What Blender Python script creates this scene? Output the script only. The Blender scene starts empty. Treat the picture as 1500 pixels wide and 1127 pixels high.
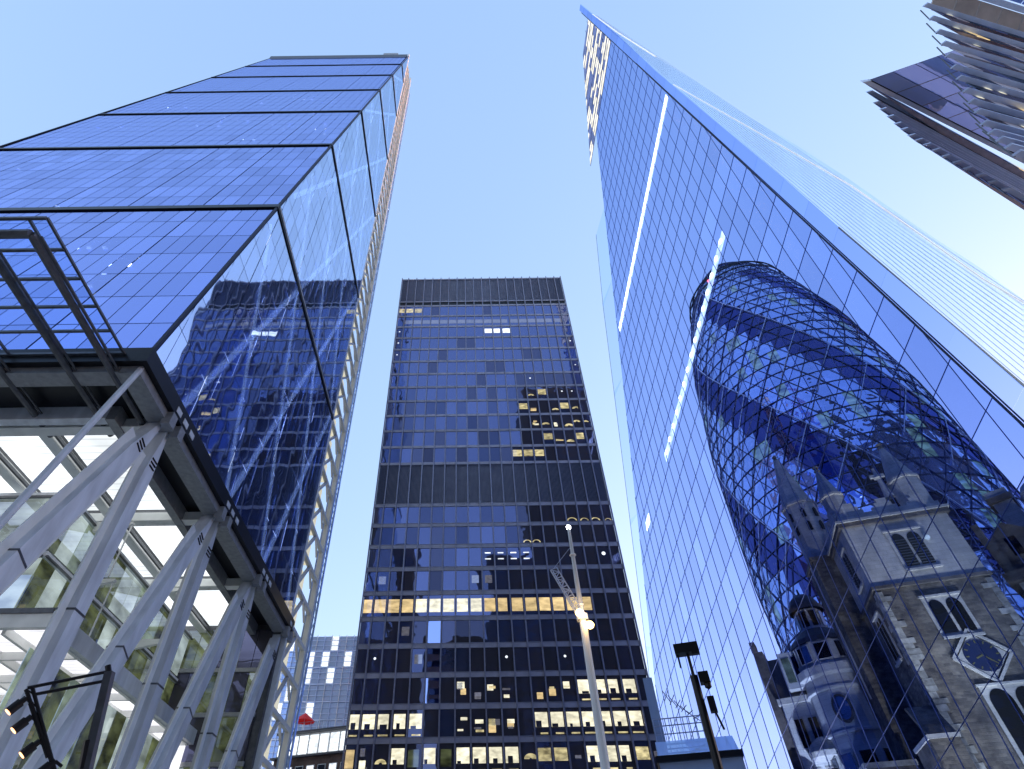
import bpy, math, random
from mathutils import Vector, Matrix
random.seed(7)
R = math.radians
S = bpy.context.scene
COL = S.collection
# ------------------------------------------------------------------ camera
F, CX, CY = 846.0, 684.3, 563.5
EYE = Vector((0, 0, 1.6))
AX = Vector((1, -.0135, 0)).normalized()
AZ = Vector((-11.3, -831.5, 846)); AZ = (AZ - AZ.dot(AX)*AX).normalized()
AY = AZ.cross(AX)
if AY.z < 0: AY = -AY
def ray(x, y):
    d = Vector((x-CX, y-CY, F)); return Vector((d.dot(AX), d.dot(AY), d.dot(AZ)))
def hit(x, y, p, n):
    d = ray(x, y); n = Vector(n); return EYE + d*((Vector(p)-EYE).dot(n)/d.dot(n))
def proj(P):
    v = Vector(P)-EYE; c = v.x*AX + v.y*AY + v.z*AZ
    return (CX+F*c.x/c.z, CY+F*c.y/c.z) if c.z > .01 else (-9e4, -9e4)
def azt(x, y):
    d = ray(x, y); return math.atan2(d.x, d.y), d.z/math.hypot(d.x, d.y)
def athd(x, y, hd):
    a, t = azt(x, y); return Vector((hd*math.sin(a), hd*math.cos(a), 1.6+t*hd))
cam = bpy.data.cameras.new('camera'); co = bpy.data.objects.new('camera', cam); COL.objects.link(co)
right = Vector((AX.x, AY.x, AZ.x)); down = Vector((AX.y, AY.y, AZ.y)); fwd = Vector((AX.z, AY.z, AZ.z))
m = Matrix((( right.x, -down.x, -fwd.x), (right.y, -down.y, -fwd.y), (right.z, -down.z, -fwd.z)))
co.matrix_world = Matrix.Translation(EYE) @ m.to_4x4()
cam.sensor_width = 36; cam.lens = 36*F/1500; cam.shift_x = (750-CX)/1500
cam.clip_end = 3000; cam.clip_start = .05
S.camera = co
# ------------------------------------------------------------------ sky, sun, exposure
SUN_AZ, SUN_EL = 58.0, 6.0
W = bpy.data.worlds.new('World'); S.world = W; W.use_nodes = True
nt = W.node_tree; nt.nodes.clear()
out = nt.nodes.new('ShaderNodeOutputWorld'); bg = nt.nodes.new('ShaderNodeBackground')
sky = nt.nodes.new('ShaderNodeTexSky'); sky.sky_type = 'NISHITA'; sky.sun_disc = False
sky.sun_elevation = R(SUN_EL); sky.sun_rotation = R(SUN_AZ)
sky.air_density = 1.0; sky.dust_density = 0.7; sky.ozone_density = 2.0
wb = nt.nodes.new('ShaderNodeMix'); wb.data_type = 'RGBA'; wb.blend_type = 'MULTIPLY'; wb.inputs[0].default_value = 1
wb.inputs[7].default_value = (.45, .303, .26, 1)
hz = nt.nodes.new('ShaderNodeMix'); hz.data_type = 'RGBA'; hz.blend_type = 'ADD'; hz.inputs[0].default_value = 1; hz.inputs[7].default_value = (.212, .360, .61, 1)   # even blue hour glow
nt.links.new(sky.outputs[0], wb.inputs[6]); nt.links.new(wb.outputs[2], hz.inputs[6]); nt.links.new(hz.outputs[2], bg.inputs[0]); nt.links.new(bg.outputs[0], out.inputs[0])
bg.inputs[1].default_value = 0.15
sun = bpy.data.lights.new('sun', 'SUN'); sun.energy = .02; sun.angle = R(14); sun.color = (1, .96, .92)
so = bpy.data.objects.new('sun', sun); COL.objects.link(so)
so.rotation_euler = Vector((math.sin(R(SUN_AZ))*math.cos(R(SUN_EL)), math.cos(R(SUN_AZ))*math.cos(R(SUN_EL)), math.sin(R(SUN_EL)))).to_track_quat('Z', 'Y').to_euler()
S.view_settings.view_transform = 'Standard'; S.view_settings.look = 'None'
S.view_settings.exposure = 3.0; S.view_settings.gamma = 1; S.view_settings.use_curve_mapping = False
S.render.engine = 'CYCLES'
S.cycles.transparent_max_bounces = 24; S.cycles.max_bounces = 8; S.cycles.glossy_bounces = 5
# ------------------------------------------------------------------ materials
def newmat(name):
    M_ = bpy.data.materials.new(name); M_.use_nodes = True; M_.node_tree.nodes.clear()
    o = M_.node_tree.nodes.new('ShaderNodeOutputMaterial'); return M_, M_.node_tree, o
def nd(t, k, **kw):
    n = t.nodes.new(k)
    for a, b in kw.items(): setattr(n, a, b)
    return n
def c4(c): return (c[0], c[1], c[2], 1)
def solid(name, col, rough=.6, metal=0, var=.12, scale=3, bump=0, spec=.4, emit=None, es=0, stretch=None):
    """diffuse/metal with two scales of wear"""
    m_, t, o = newmat(name); b = nd(t, 'ShaderNodeBsdfPrincipled'); t.links.new(b.outputs[0], o.inputs[0])
    tc = nd(t, 'ShaderNodeTexCoord'); mp = nd(t, 'ShaderNodeMapping'); t.links.new(tc.outputs['Object'], mp.inputs[0])
    if stretch: mp.inputs['Scale'].default_value = stretch
    n1 = nd(t, 'ShaderNodeTexNoise'); n1.inputs['Scale'].default_value = scale; n1.inputs['Detail'].default_value = 6
    t.links.new(mp.outputs[0], n1.inputs['Vector'])
    oi = nd(t, 'ShaderNodeObjectInfo')
    rp = nd(t, 'ShaderNodeValToRGB'); e = rp.color_ramp.elements
    e[0].position = .25; e[1].position = .75
    e[0].color = c4([max(0, x*(1-var*1.6)) for x in col]); e[1].color = c4([min(1, x*(1+var)) for x in col])
    t.links.new(n1.outputs['Fac'], rp.inputs[0])
    hv = nd(t, 'ShaderNodeHueSaturation'); mr = nd(t, 'ShaderNodeMapRange'); mr.inputs[3].default_value = 1-var*.7; mr.inputs[4].default_value = 1+var*.7
    t.links.new(oi.outputs['Random'], mr.inputs[0]); t.links.new(mr.outputs[0], hv.inputs['Value']); t.links.new(rp.outputs[0], hv.inputs['Color'])
    t.links.new(hv.outputs[0], b.inputs['Base Color'])
    b.inputs['Roughness'].default_value = rough; b.inputs['Metallic'].default_value = metal; b.inputs['Specular IOR Level'].default_value = spec
    if bump:
        bp = nd(t, 'ShaderNodeBump'); bp.inputs['Strength'].default_value = bump; t.links.new(n1.outputs['Fac'], bp.inputs['Height']); t.links.new(bp.outputs[0], b.inputs['Normal'])
    if emit: b.inputs['Emission Color'].default_value = c4(emit); b.inputs['Emission Strength'].default_value = es/8.0
    return m_
def mirror_glass(name, normal_col, graze_col, rough=.02, wave=.02, wscale=.35, base=(.01, .015, .03), mixv=.92, rnd=.18, see=None):
    """coated facade glass: tinted mirror, paler at grazing angles, each pane a little different"""
    m_, t, o = newmat(name)
    lw = nd(t, 'ShaderNodeLayerWeight'); lw.inputs['Blend'].default_value = .5
    rp = nd(t, 'ShaderNodeValToRGB'); rp.color_ramp.elements[0].color = c4(normal_col); rp.color_ramp.elements[1].color = c4(graze_col)
    rp.color_ramp.elements[0].position = .2; rp.color_ramp.elements[1].position = .85
    t.links.new(lw.outputs['Facing'], rp.inputs[0])
    oi = nd(t, 'ShaderNodeObjectInfo'); mr = nd(t, 'ShaderNodeMapRange'); mr.inputs[3].default_value = 1-rnd; mr.inputs[4].default_value = 1+rnd*.6
    t.links.new(oi.outputs['Random'], mr.inputs[0])
    hv = nd(t, 'ShaderNodeHueSaturation'); t.links.new(rp.outputs[0], hv.inputs['Color']); t.links.new(mr.outputs[0], hv.inputs['Value'])
    g = nd(t, 'ShaderNodeBsdfGlossy'); g.inputs['Roughness'].default_value = rough; t.links.new(hv.outputs[0], g.inputs['Color'])
    ge = nd(t, 'ShaderNodeNewGeometry')
    n1 = nd(t, 'ShaderNodeTexNoise'); n1.inputs['Scale'].default_value = wscale; n1.inputs['Detail'].default_value = 1; t.links.new(ge.outputs['Position'], n1.inputs['Vector'])
    bp = nd(t, 'ShaderNodeBump'); bp.inputs['Strength'].default_value = 1; bp.inputs['Distance'].default_value = wave
    t.links.new(n1.outputs['Fac'], bp.inputs['Height']); t.links.new(bp.outputs[0], g.inputs['Normal'])
    d = nd(t, 'ShaderNodeBsdfTransparent' if see else 'ShaderNodeBsdfDiffuse'); d.inputs['Color'].default_value = c4(see or base)
    mx = nd(t, 'ShaderNodeMixShader'); mx.inputs[0].default_value = mixv
    t.links.new(d.outputs[0], mx.inputs[1]); t.links.new(g.outputs[0], mx.inputs[2]); t.links.new(mx.outputs[0], o.inputs[0])
    return m_
def clear_glass(name, tint, graze, gloss=.06, rnd=.08, gcol=(1, 1, 1)):
    tint = [v**.5 for v in tint]; graze = [v**.5 for v in graze]     # a pane has two faces
    m_, t, o = newmat(name)
    lw = nd(t, 'ShaderNodeLayerWeight'); lw.inputs['Blend'].default_value = .5
    rp = nd(t, 'ShaderNodeValToRGB'); rp.color_ramp.elements[0].color = c4(tint); rp.color_ramp.elements[1].color = c4(graze)
    rp.color_ramp.elements[0].position = .2; rp.color_ramp.elements[1].position = .62
    t.links.new(lw.outputs['Facing'], rp.inputs[0])
    oi = nd(t, 'ShaderNodeObjectInfo'); mr = nd(t, 'ShaderNodeMapRange'); mr.inputs[3].default_value = 1-rnd; mr.inputs[4].default_value = 1+rnd
    t.links.new(oi.outputs['Random'], mr.inputs[0])
    hv = nd(t, 'ShaderNodeHueSaturation'); t.links.new(rp.outputs[0], hv.inputs['Color']); t.links.new(mr.outputs[0], hv.inputs['Value'])
    tr = nd(t, 'ShaderNodeBsdfTransparent'); t.links.new(hv.outputs[0], tr.inputs[0])
    g = nd(t, 'ShaderNodeBsdfGlossy'); g.inputs['Roughness'].default_value = .03; g.inputs['Color'].default_value = c4(gcol)
    mx = nd(t, 'ShaderNodeMixShader'); mx.inputs[0].default_value = gloss
    t.links.new(tr.outputs[0], mx.inputs[1]); t.links.new(g.outputs[0], mx.inputs[2]); t.links.new(mx.outputs[0], o.inputs[0])
    return m_
EK = 1/5.0     # lamp and window brightness relative to the dusk exposure
def glow(name, col, st, var=.5, scale=1.2, gloss=.12, slats=0):
    st = st*EK
    """lit room behind a pane: uneven emission with a faint reflection"""
    m_, t, o = newmat(name)
    ge = nd(t, 'ShaderNodeNewGeometry'); mp = nd(t, 'ShaderNodeMapping'); mp.inputs['Scale'].default_value = (1, 1, 2.2); t.links.new(ge.outputs['Position'], mp.inputs[0])
    n1 = nd(t, 'ShaderNodeTexNoise'); n1.inputs['Scale'].default_value = scale; n1.inputs['Detail'].default_value = 4; t.links.new(mp.outputs[0], n1.inputs['Vector'])
    oi = nd(t, 'ShaderNodeObjectInfo')
    mr = nd(t, 'ShaderNodeMapRange'); mr.inputs[1].default_value = .3; mr.inputs[2].default_value = .7; mr.inputs[3].default_value = st*(1-var); mr.inputs[4].default_value = st*(1+var*.6)
    t.links.new(n1.outputs['Fac'], mr.inputs[0])
    r2 = nd(t, 'ShaderNodeMapRange'); r2.inputs[3].default_value = 1-var*.5; r2.inputs[4].default_value = 1.1; t.links.new(oi.outputs['Random'], r2.inputs[0])
    mu = nd(t, 'ShaderNodeMath', operation='MULTIPLY'); t.links.new(mr.outputs[0], mu.inputs[0]); t.links.new(r2.outputs[0], mu.inputs[1])
    if slats:      # fine joints between the strips of the panel
        wv = nd(t, 'ShaderNodeTexWave', bands_direction='Y', wave_profile='SAW'); wv.inputs['Scale'].default_value = slats; wv.inputs['Distortion'].default_value = .3; t.links.new(ge.outputs['Position'], wv.inputs['Vector'])
        sr = nd(t, 'ShaderNodeMapRange'); sr.inputs[1].default_value = .0; sr.inputs[2].default_value = .16; sr.inputs[3].default_value = .5; sr.inputs[4].default_value = 1; t.links.new(wv.outputs['Fac'], sr.inputs[0])
        m2 = nd(t, 'ShaderNodeMath', operation='MULTIPLY'); t.links.new(mu.outputs[0], m2.inputs[0]); t.links.new(sr.outputs[0], m2.inputs[1]); mu = m2
    e = nd(t, 'ShaderNodeEmission'); e.inputs[0].default_value = c4(col); t.links.new(mu.outputs[0], e.inputs[1])
    g = nd(t, 'ShaderNodeBsdfGlossy'); g.inputs['Roughness'].default_value = .03; g.inputs['Color'].default_value = (.6, .7, 1, 1)
    mx = nd(t, 'ShaderNodeMixShader'); mx.inputs[0].default_value = gloss
    t.links.new(e.outputs[0], mx.inputs[1]); t.links.new(g.outputs[0], mx.inputs[2]); t.links.new(mx.outputs[0], o.inputs[0])
    return m_
def masonry(name, c1, c2, mortar, bw=.55, bh=.25, bump=.5, dirt=.35):
    m_, t, o = newmat(name); b = nd(t, 'ShaderNodeBsdfPrincipled'); t.links.new(b.outputs[0], o.inputs[0]); b.inputs['Roughness'].default_value = .85
    tc = nd(t, 'ShaderNodeTexCoord'); sp = nd(t, 'ShaderNodeSeparateXYZ'); t.links.new(tc.outputs['Object'], sp.inputs[0])
    ad = nd(t, 'ShaderNodeMath', operation='ADD'); t.links.new(sp.outputs[0], ad.inputs[0]); t.links.new(sp.outputs[1], ad.inputs[1])
    cb = nd(t, 'ShaderNodeCombineXYZ'); t.links.new(ad.outputs[0], cb.inputs[0]); t.links.new(sp.outputs[2], cb.inputs[1])
    br = nd(t, 'ShaderNodeTexBrick'); br.inputs['Scale'].default_value = 1; br.inputs['Brick Width'].default_value = bw; br.inputs['Row Height'].default_value = bh
    br.inputs['Mortar Size'].default_value = .02; br.inputs['Color1'].default_value = c4(c1); br.inputs['Color2'].default_value = c4(c2); br.inputs['Mortar'].default_value = c4(mortar)
    n0 = nd(t, 'ShaderNodeTexNoise'); n0.inputs['Scale'].default_value = 4; t.links.new(cb.outputs[0], n0.inputs['Vector'])
    vm = nd(t, 'ShaderNodeVectorMath', operation='MULTIPLY_ADD'); vm.inputs[1].default_value = (.12, .08, 0); t.links.new(n0.outputs['Color'], vm.inputs[0]); t.links.new(cb.outputs[0], vm.inputs[2])
    t.links.new(vm.outputs[0], br.inputs['Vector'])
    n1 = nd(t, 'ShaderNodeTexNoise'); n1.inputs['Scale'].default_value = .6; n1.inputs['Detail'].default_value = 8; n1.inputs['Roughness'].default_value = .7; t.links.new(tc.outputs['Object'], n1.inputs['Vector'])
    rp = nd(t, 'ShaderNodeValToRGB'); rp.color_ramp.elements[0].position = .35; rp.color_ramp.elements[1].position = .65
    rp.color_ramp.elements[0].color = (1-dirt*1.6, 1-dirt*1.6, 1-dirt*1.5, 1); rp.color_ramp.elements[1].color = (1.1, 1.06, 1, 1); t.links.new(n1.outputs['Fac'], rp.inputs[0])
    mx = nd(t, 'ShaderNodeMix', data_type='RGBA', blend_type='MULTIPLY'); mx.inputs[0].default_value = 1
    t.links.new(br.outputs['Color'], mx.inputs[6]); t.links.new(rp.outputs[0], mx.inputs[7]); t.links.new(mx.outputs[2], b.inputs['Base Color'])
    bp = nd(t, 'ShaderNodeBump'); bp.inputs['Strength'].default_value = bump; bp.inputs['Distance'].default_value = .05; t.links.new(br.outputs['Fac'], bp.inputs['Height']); bp.invert = True; t.links.new(bp.outputs[0], b.inputs['Normal'])
    return m_
MT = dict(
 south=mirror_glass('deep blue facade glass', (.22, .30, .84), (.53, .61, .98), rnd=.13, wave=.012, wscale=.3, see=(.6, .7, .9), mixv=.84),
 east=mirror_glass('pale blue side glass', (.46, .57, 1.0), (.76, .86, 1.0), rnd=.08, wave=.022, wscale=.3, see=(.75, .85, 1), mixv=.72),
 trim=solid('black metal trim', (.012, .014, .02), .4, .3),
 seamline=solid('dark joint line', (.02, .03, .07), .6),
 thin=solid('blue glazing joint', (.03, .05, .14), .6), joint=solid('slate blue joint', (.05, .085, .28), .6), jointp=solid('pale blue joint', (.50, .62, .85), .6),
 dark=solid('dark grey steel', (.12, .125, .14), .45, .5, .2),
 steel=solid('pale painted steel', (.66, .69, .74), .42, .0, .16, 1.6, bump=.05, stretch=(1, 1, .25)),
 brace=solid('pale brace steel', (.8, .86, .95), .5, emit=(.6, .72, 1), es=1.6),  # steel given its own glow to show up through the side glass
 white=solid('white painted steel', (.82, .83, .80), .5, 0, .08, 1),
 grey=solid('mid grey steel', (.33, .34, .36), .5, .2, .15),
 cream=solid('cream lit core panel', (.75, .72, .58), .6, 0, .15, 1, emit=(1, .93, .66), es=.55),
 lum=glow('luminous ceiling panel', (.90, .96, 1.0), .95, .3, .25, .03, slats=.45),
 lumlow=glow('luminous lower ceiling', (.94, .94, 1.0), .9, .35, .3, .03, slats=.6),
 green=glow('green tinted glazing', (.45, .58, .42), .36, .8, .5, .25),
 greend=glow('dim olive glazing', (.30, .36, .16), .22, .9, .6, .2),
 amber=glow('amber partition', (.55, .42, .12), .35, .5, 1, .1),
 greypane=glow('grey green hall glazing', (.60, .72, .70), .5, .7, .35, .25),
 twin=mirror_glass('tower window glass', (.145, .17, .35), (.22, .26, .47), rnd=.5, wave=.02, wscale=.5, base=(.17, .20, .33), mixv=.72),
 tdark=mirror_glass('dark tower window glass', (.09, .10, .19), (.15, .17, .30), rnd=.5, wave=.02, wscale=.5, base=(.24, .22, .25), mixv=.75),
 tclear=mirror_glass('bright tower window glass', (.42, .52, .95), (.5, .6, 1), rnd=.1, wave=.01),
 tframe=solid('bronze grey tower frame', (.44, .41, .46), .45, .4, .15, .6),
 tfin=solid('pale grey mullion', (.32, .31, .38), .4, .5, .12),
 tlouv=solid('grey louvre blades', (.13, .14, .21), .5, .5, .15),
 warm=glow('warm lit room', (1.0, .74, .36), .62, .45, .8, .12),
 yel=glow('yellow lit room', (1.0, .86, .45), .55, .7, 1.2, .15),
 bright=glow('bright lit room', (1.0, .94, .70), .80, .45, .9, .08),
 coolw=glow('cool white lit room', (.85, .92, 1.0), 1.1, .4, 1.5, .12),
 dim=glow('dim grey room', (.45, .45, .55), .25, .4, 2, .3),
 sglass=clear_glass('clear blue facade glass', (.125, .23, .57), (.43, .535, .87), .008, .06),  # see-through tint stands in for mirrored sky, paler sheen coloured in at grazing angles
 spale=clear_glass('pale blue side glazing', (.74, .86, 1.0), (.80, .90, 1.0), .0, .02),
 sstrip=clear_glass('corner strip glazing', (.36, .50, .90), (.40, .53, .93), .0, .03),
 slit=glow('lit top floor', (1, .96, .8), 1.15, .5, .8, .05),
 spurp=solid('violet blind', (.20, .24, .50), .4, 0, .3, .4),
 strip=glow('floor light strip', (1, 1, .86), 4.5, .25, .5, .02),
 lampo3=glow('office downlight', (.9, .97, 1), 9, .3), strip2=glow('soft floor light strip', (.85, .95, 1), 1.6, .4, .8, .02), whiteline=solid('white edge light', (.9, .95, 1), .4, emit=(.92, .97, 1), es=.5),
 reveal=solid('stone coloured reveal', (.55, .55, .5), .6),
 stone=masonry('weathered ragstone', (.30, .27, .22), (.15, .14, .13), (.24, .22, .20), bump=.8, dirt=.45), quoin=solid('quoin stone', (.40, .39, .35), .8, 0, .35, 2),
 ashlar=masonry('pale ashlar stone', (.62, .61, .58), (.54, .54, .52), (.45, .45, .44), 1.1, .42, .25, .22),
 stoned=masonry('sooty stone', (.20, .18, .17), (.12, .11, .11), (.16, .15, .14), .9, .35),
 slate=solid('slate roof', (.07, .075, .10), .6, 0, .25, 4),
 wglass=mirror_glass('dark window glass', (.09, .11, .15), (.22, .26, .34), base=(.01, .012, .02), rnd=.3),
 portwhite=masonry('portland stone', (.66, .68, .68), (.60, .62, .63), (.5, .52, .53), 1.2, .5, .2, .15),
 louvdark=solid('black louvre', (.01, .012, .014), .6),
 clockf=solid('dark blue clock dial', (.01, .02, .08), .3), gold=solid('gold hands', (.8, .6, .15), .3, .9),
 orange=glow('orange lit window', (1, .33, .08), .55, .8, 3, .1),
 ghL=mirror_glass('light egg tower glass', (.55, .62, .95), (.8, .86, 1), rnd=.2, wave=.25, wscale=.5, base=(.3, .4, .6), mixv=.75),
 ghD=mirror_glass('dark spiral glass', (.10, .10, .26), (.20, .22, .5), rnd=.3, wave=.2, base=(.005, .006, .02), mixv=.7),
 ghF=solid('diagrid frame', (.07, .08, .18), .5, .3), ghW=solid('white facet edge', (.7, .75, .9), .4), ghG=glow('green lit floor', (.55, .8, .55), .5, .9, .4, .3),
 red=solid('red cloth', (.6, .02, .02), .7, emit=(1, .05, .05), es=.15), redlamp=glow('red beacon', (1, .1, .1), 6, 0),
 brick=masonry('dark red brick', (.20, .07, .05), (.14, .05, .04), (.2, .17, .15), .22, .075, .4),
 pole=solid('white mast paint', (.72, .73, .74), .45, 0, .1, 2, stretch=(1, 1, .3)),
 black=solid('black painted steel', (.012, .012, .015), .45, .2),
 lampw=glow('sodium lamp', (1, .60, .20), 8, 0), lampc=glow('white lamp', (.9, .95, 1), 40, 0), lampo=glow('small warm lamp', (1, .45, .2), 3, 0),
 bglass=mirror_glass('office block glass', (.30, .44, .9), (.6, .75, 1), rnd=.5, base=(.62, .78, 1.0), mixv=.4),
 wal=solid('silver ledge', (.66, .74, .92), .3, .5, .06, .5), tan=solid('tan soffit panel', (.46, .42, .38), .6, 0, .12, .5),
 walb=solid('bright silver fascia', (.72, .76, .86), .35, .3, .06, .5), wsof=mirror_glass('soffit glass', (.16, .30, .85), (.26, .40, .95), rnd=.14, base=(.34, .46, .85), mixv=.35),
 asphalt=solid('asphalt', (.05, .05, .052), .9, 0, .25, .6, bump=.2), paving=solid('york stone paving', (.36, .35, .33), .8, 0, .2, 1.5),
 backd=masonry('dark office stone', (.05, .05, .055), (.04, .04, .045), (.03, .03, .03), 1.5, 3.6), backg=mirror_glass('dark office glass', (.04, .05, .08), (.1, .12, .2), base=(.006, .008, .012)),
)
# ------------------------------------------------------------------ mesh helpers
class MB:
    def __init__(s): s.v = []; s.f = []
    def poly(s, pts):
        n = len(s.v); s.v += [tuple(p) for p in pts]; s.f.append(tuple(range(n, n+len(pts)))); return s
    def prism(s, pts, vec):
        pts = [Vector(p) for p in pts]; vec = Vector(vec); n = len(pts); k = len(s.v)
        s.v += [tuple(p) for p in pts] + [tuple(p+vec) for p in pts]
        s.f.append(tuple(range(k+n-1, k-1, -1))); s.f.append(tuple(range(k+n, k+2*n)))
        for i in range(n): s.f.append((k+i, k+(i+1) % n, k+n+(i+1) % n, k+n+i))
        return s
    def box(s, x0, x1, y0, y1, z0, z1): return s.prism([(x0, y0, z0), (x1, y0, z0), (x1, y1, z0), (x0, y1, z0)], (0, 0, z1-z0))
    def beam(s, a, b, w, h, up=(0, 0, 1)):
        a = Vector(a); b = Vector(b); d = (b-a).normalized(); up = Vector(up)
        if abs(d.dot(up)) > .98: up = Vector((0, 1, 0))
        u = d.cross(up).normalized(); v = u.cross(d)
        return s.prism([a-u*w/2-v*h/2, a+u*w/2-v*h/2, a+u*w/2+v*h/2, a-u*w/2+v*h/2], b-a)
    def tube(s, a, b, r, n=6, r2=None):
        a = Vector(a); b = Vector(b); d = (b-a).normalized(); up = Vector((0, 0, 1)) if abs(d.z) < .98 else Vector((0, 1, 0))
        u = d.cross(up).normalized(); v = u.cross(d); k = len(s.v); r2 = r if r2 is None else r2
        for P, q in ((a, r), (b, r2)):
            for i in range(n): an = 2*math.pi*(i+.5)/n; s.v.append(tuple(P+u*math.cos(an)*q+v*math.sin(an)*q))
        for i in range(n): s.f.append((k+i, k+(i+1) % n, k+n+(i+1) % n, k+n+i))
        s.f.append(tuple(range(k+n-1, k-1, -1))); s.f.append(tuple(range(k+n, k+2*n))); return s
    def lathe(s, c, prof, n=24, a0=0, a1=360):
        c = Vector(c); k = len(s.v); full = (a1-a0) == 360; cols = n if full else n+1
        for r, z in prof:
            for i in range(cols): an = R(a0+(a1-a0)*i/n); s.v.append((c.x+r*math.cos(an), c.y+r*math.sin(an), c.z+z))
        for j in range(len(prof)-1):
            for i in range(n):
                i2 = (i+1) % cols; s.f.append((k+j*cols+i, k+j*cols+i2, k+(j+1)*cols+i2, k+(j+1)*cols+i))
        return s
    def build(s, name, mat, parent=None, loc=None, stuff=False, label=None):
        me = bpy.data.meshes.new(name); me.from_pydata(s.v, [], s.f); me.update(); me.materials.append(MT[mat])
        return link(name, me, parent, loc, stuff, label)
def link(name, me, parent=None, loc=None, stuff=False, label=None, rot=None):
    o = bpy.data.objects.new(name, me); COL.objects.link(o)
    if parent: o.parent = parent
    if loc: o.location = loc
    if rot: o.rotation_euler = rot
    if stuff: o['kind'] = 'stuff'
    if label: o['label'] = label
    return o
def tag(o, label, cat, group=None, kind=None):
    o['label'] = label; o['category'] = cat
    if group: o['group'] = group
    return o
def thing(name, label, cat, group=None, loc=(0, 0, 0), rz=0):
    o = bpy.data.objects.new(name, None); o.empty_display_size = .5; COL.objects.link(o); o.location = loc; o.rotation_euler = (0, 0, rz)
    return tag(o, label, cat, group)
def struct(name, mb, mat):
    o = mb.build(name, mat); o['kind'] = 'structure'; return o
def clip(poly, inside, inter):
    out_ = []
    for i in range(len(poly)):
        a, b = poly[i], poly[(i+1) % len(poly)]; ia, ib = inside(a), inside(b)
        if ia: out_.append(a)
        if ia != ib: out_.append(inter(a, b))
    return out_
def hp(poly, A, B, C):      # keep A*x+B*y+C>=0
    f = lambda p: A*p[0]+B*p[1]+C
    def it(a, b):
        t = f(a)/(f(a)-f(b)); return (a[0]+(b[0]-a[0])*t, a[1]+(b[1]-a[1])*t)
    return clip(poly, lambda p: f(p) >= 0, it) if poly else poly
def parea(pts):
    q = [proj(p) for p in pts]; c = (sum(a for a, b in q)/len(q), sum(b for a, b in q)/len(q))
    if not (-60 < c[0] < 1560 and -60 < c[1] < 1190): return -1
    return abs(sum(q[i][0]*q[(i+1) % len(q)][1]-q[(i+1) % len(q)][0]*q[i][1] for i in range(len(q))))/2
def inview(P, mg=80):
    x, y = proj(P); return -mg < x < 1500+mg and -mg < y < 1127+mg

# ================================================================== ground
struct('street', MB().box(-700, 700, -700, 900, -.5, 0), 'asphalt')
struct('pavement', MB().box(-400, 400, -4, 500, 0, .12), 'paving')
struct('far_pavement', MB().box(-400, 400, -400, -14, 0, .12), 'paving')

# ================================================================== sloping glass tower (left)
XE = hit(219, 521, (0, 22, 0), (0, 1, 0)).x
Z0, LV = 26.7, 27.75            # soffit height, height of one mega level
SL = (57.5-22.0)/(217.9-Z0)     # run per metre of rise of the sloping south face
XW = XE-47.0
T1 = thing('sloping_glass_tower', 'tall blue glass tower with sloping front and open steel base at the left', 'skyscraper', loc=(XE, 22, 0))
o1 = Vector((XE, 22, 0))
def L1(p): return Vector(p)-o1
def mb_build(mb, name, mat, parent, off, **k):
    mb.v = [tuple(Vector(v)-off) for v in mb.v]; return mb.build(name, mat, parent, **k)
sn = Vector((0, -1, SL)).normalized(); su = Vector((0, SL, 1)).normalized(); SLEN = math.sqrt(1+SL*SL)
def sp(x, z): return Vector((x, 22+(z-Z0)*SL, z))
STO = LV/7
gap = .07
panes = []
NX = 32; BW = 1.5
for lv in range(7):
    for st in range(7):
        if lv == 6 and st > 5: pass
        z0 = Z0+lv*LV+st*STO; z1 = z0+STO
        if st == 0: z0 += .55
        if st == 6: z1 -= .55
        for i in range(31):
            x1 = XE-.25-i*BW; x0 = x1-BW
            g = .10 if i % 5 == 4 else .035
            pts = [sp(x0+g, z0+.04), sp(x1-.03, z0+.04), sp(x1-.03, z1-.04), sp(x0+g, z1-.04)]
            panes.append((parea(pts), pts))
panes.sort(key=lambda a: -a[0])
rest = MB(); cache = {}
for k, (a, pts) in enumerate(panes):
    if k < 300:
        w = round((pts[1]-pts[0]).length, 3); h = round((pts[3]-pts[0]).length, 3)
        key = (w, h)
        if key not in cache:
            b = MB(); b.prism([Vector((0, 0, 0)), Vector((w, 0, 0)), Vector((w, 0, 0))+su*h, su*h], -sn*.05)
            me = bpy.data.meshes.new('glass_pane'); me.from_pydata(b.v, [], b.f); me.materials.append(MT['south']); cache[key] = me
        link('glass_pane', cache[key], T1, tuple(pts[0]-o1))
    else:
        rest.prism([p-o1 for p in pts], -sn*.05)
rest.build('upper_glazing', 'south', T1, stuff=True)
# backing behind joints, inset behind the panes
ztop = Z0+7*LV
bk = MB(); a_, b_ = sp(XW, Z0)-sn*.9, sp(XE-.5, Z0)-sn*.9
bk.prism([a_, b_, sp(XE-.5, ztop)-sn*.9, sp(XW, ztop)-sn*.9], -sn*.3)
for k in range(1, 49):
    z = Z0+k*STO; q = MB(); q.beam(sp(XW+.2, z)-sn*.35, sp(XE-.6, z)-sn*.35, .35, .3, sn); mb_build(q, 'floor_edge_band', 'steel', T1, o1)
for k in range(1, 5):
    q = MB(); x = XE-.25-7.5*k; q.beam(sp(x, Z0+.5)-sn*.5, sp(x, ztop-1)-sn*.5, .25, .3, sn); mb_build(q, 'inner_column', 'dark', T1, o1)
for k in range(34):
    x = XE-1-random.random()*40; z = Z0+STO*(random.randrange(0, 30)+.75); q = MB(); p = sp(x, z)-sn*.55; q.box(p.x-.16, p.x+.16, p.y-.1, p.y+.1, p.z-.06, p.z+.06); mb_build(q, 'office_lamp', 'lampo3', T1, o1)
mb_build(bk, 'curtain_wall_backing', 'thin', T1, o1)
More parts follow.
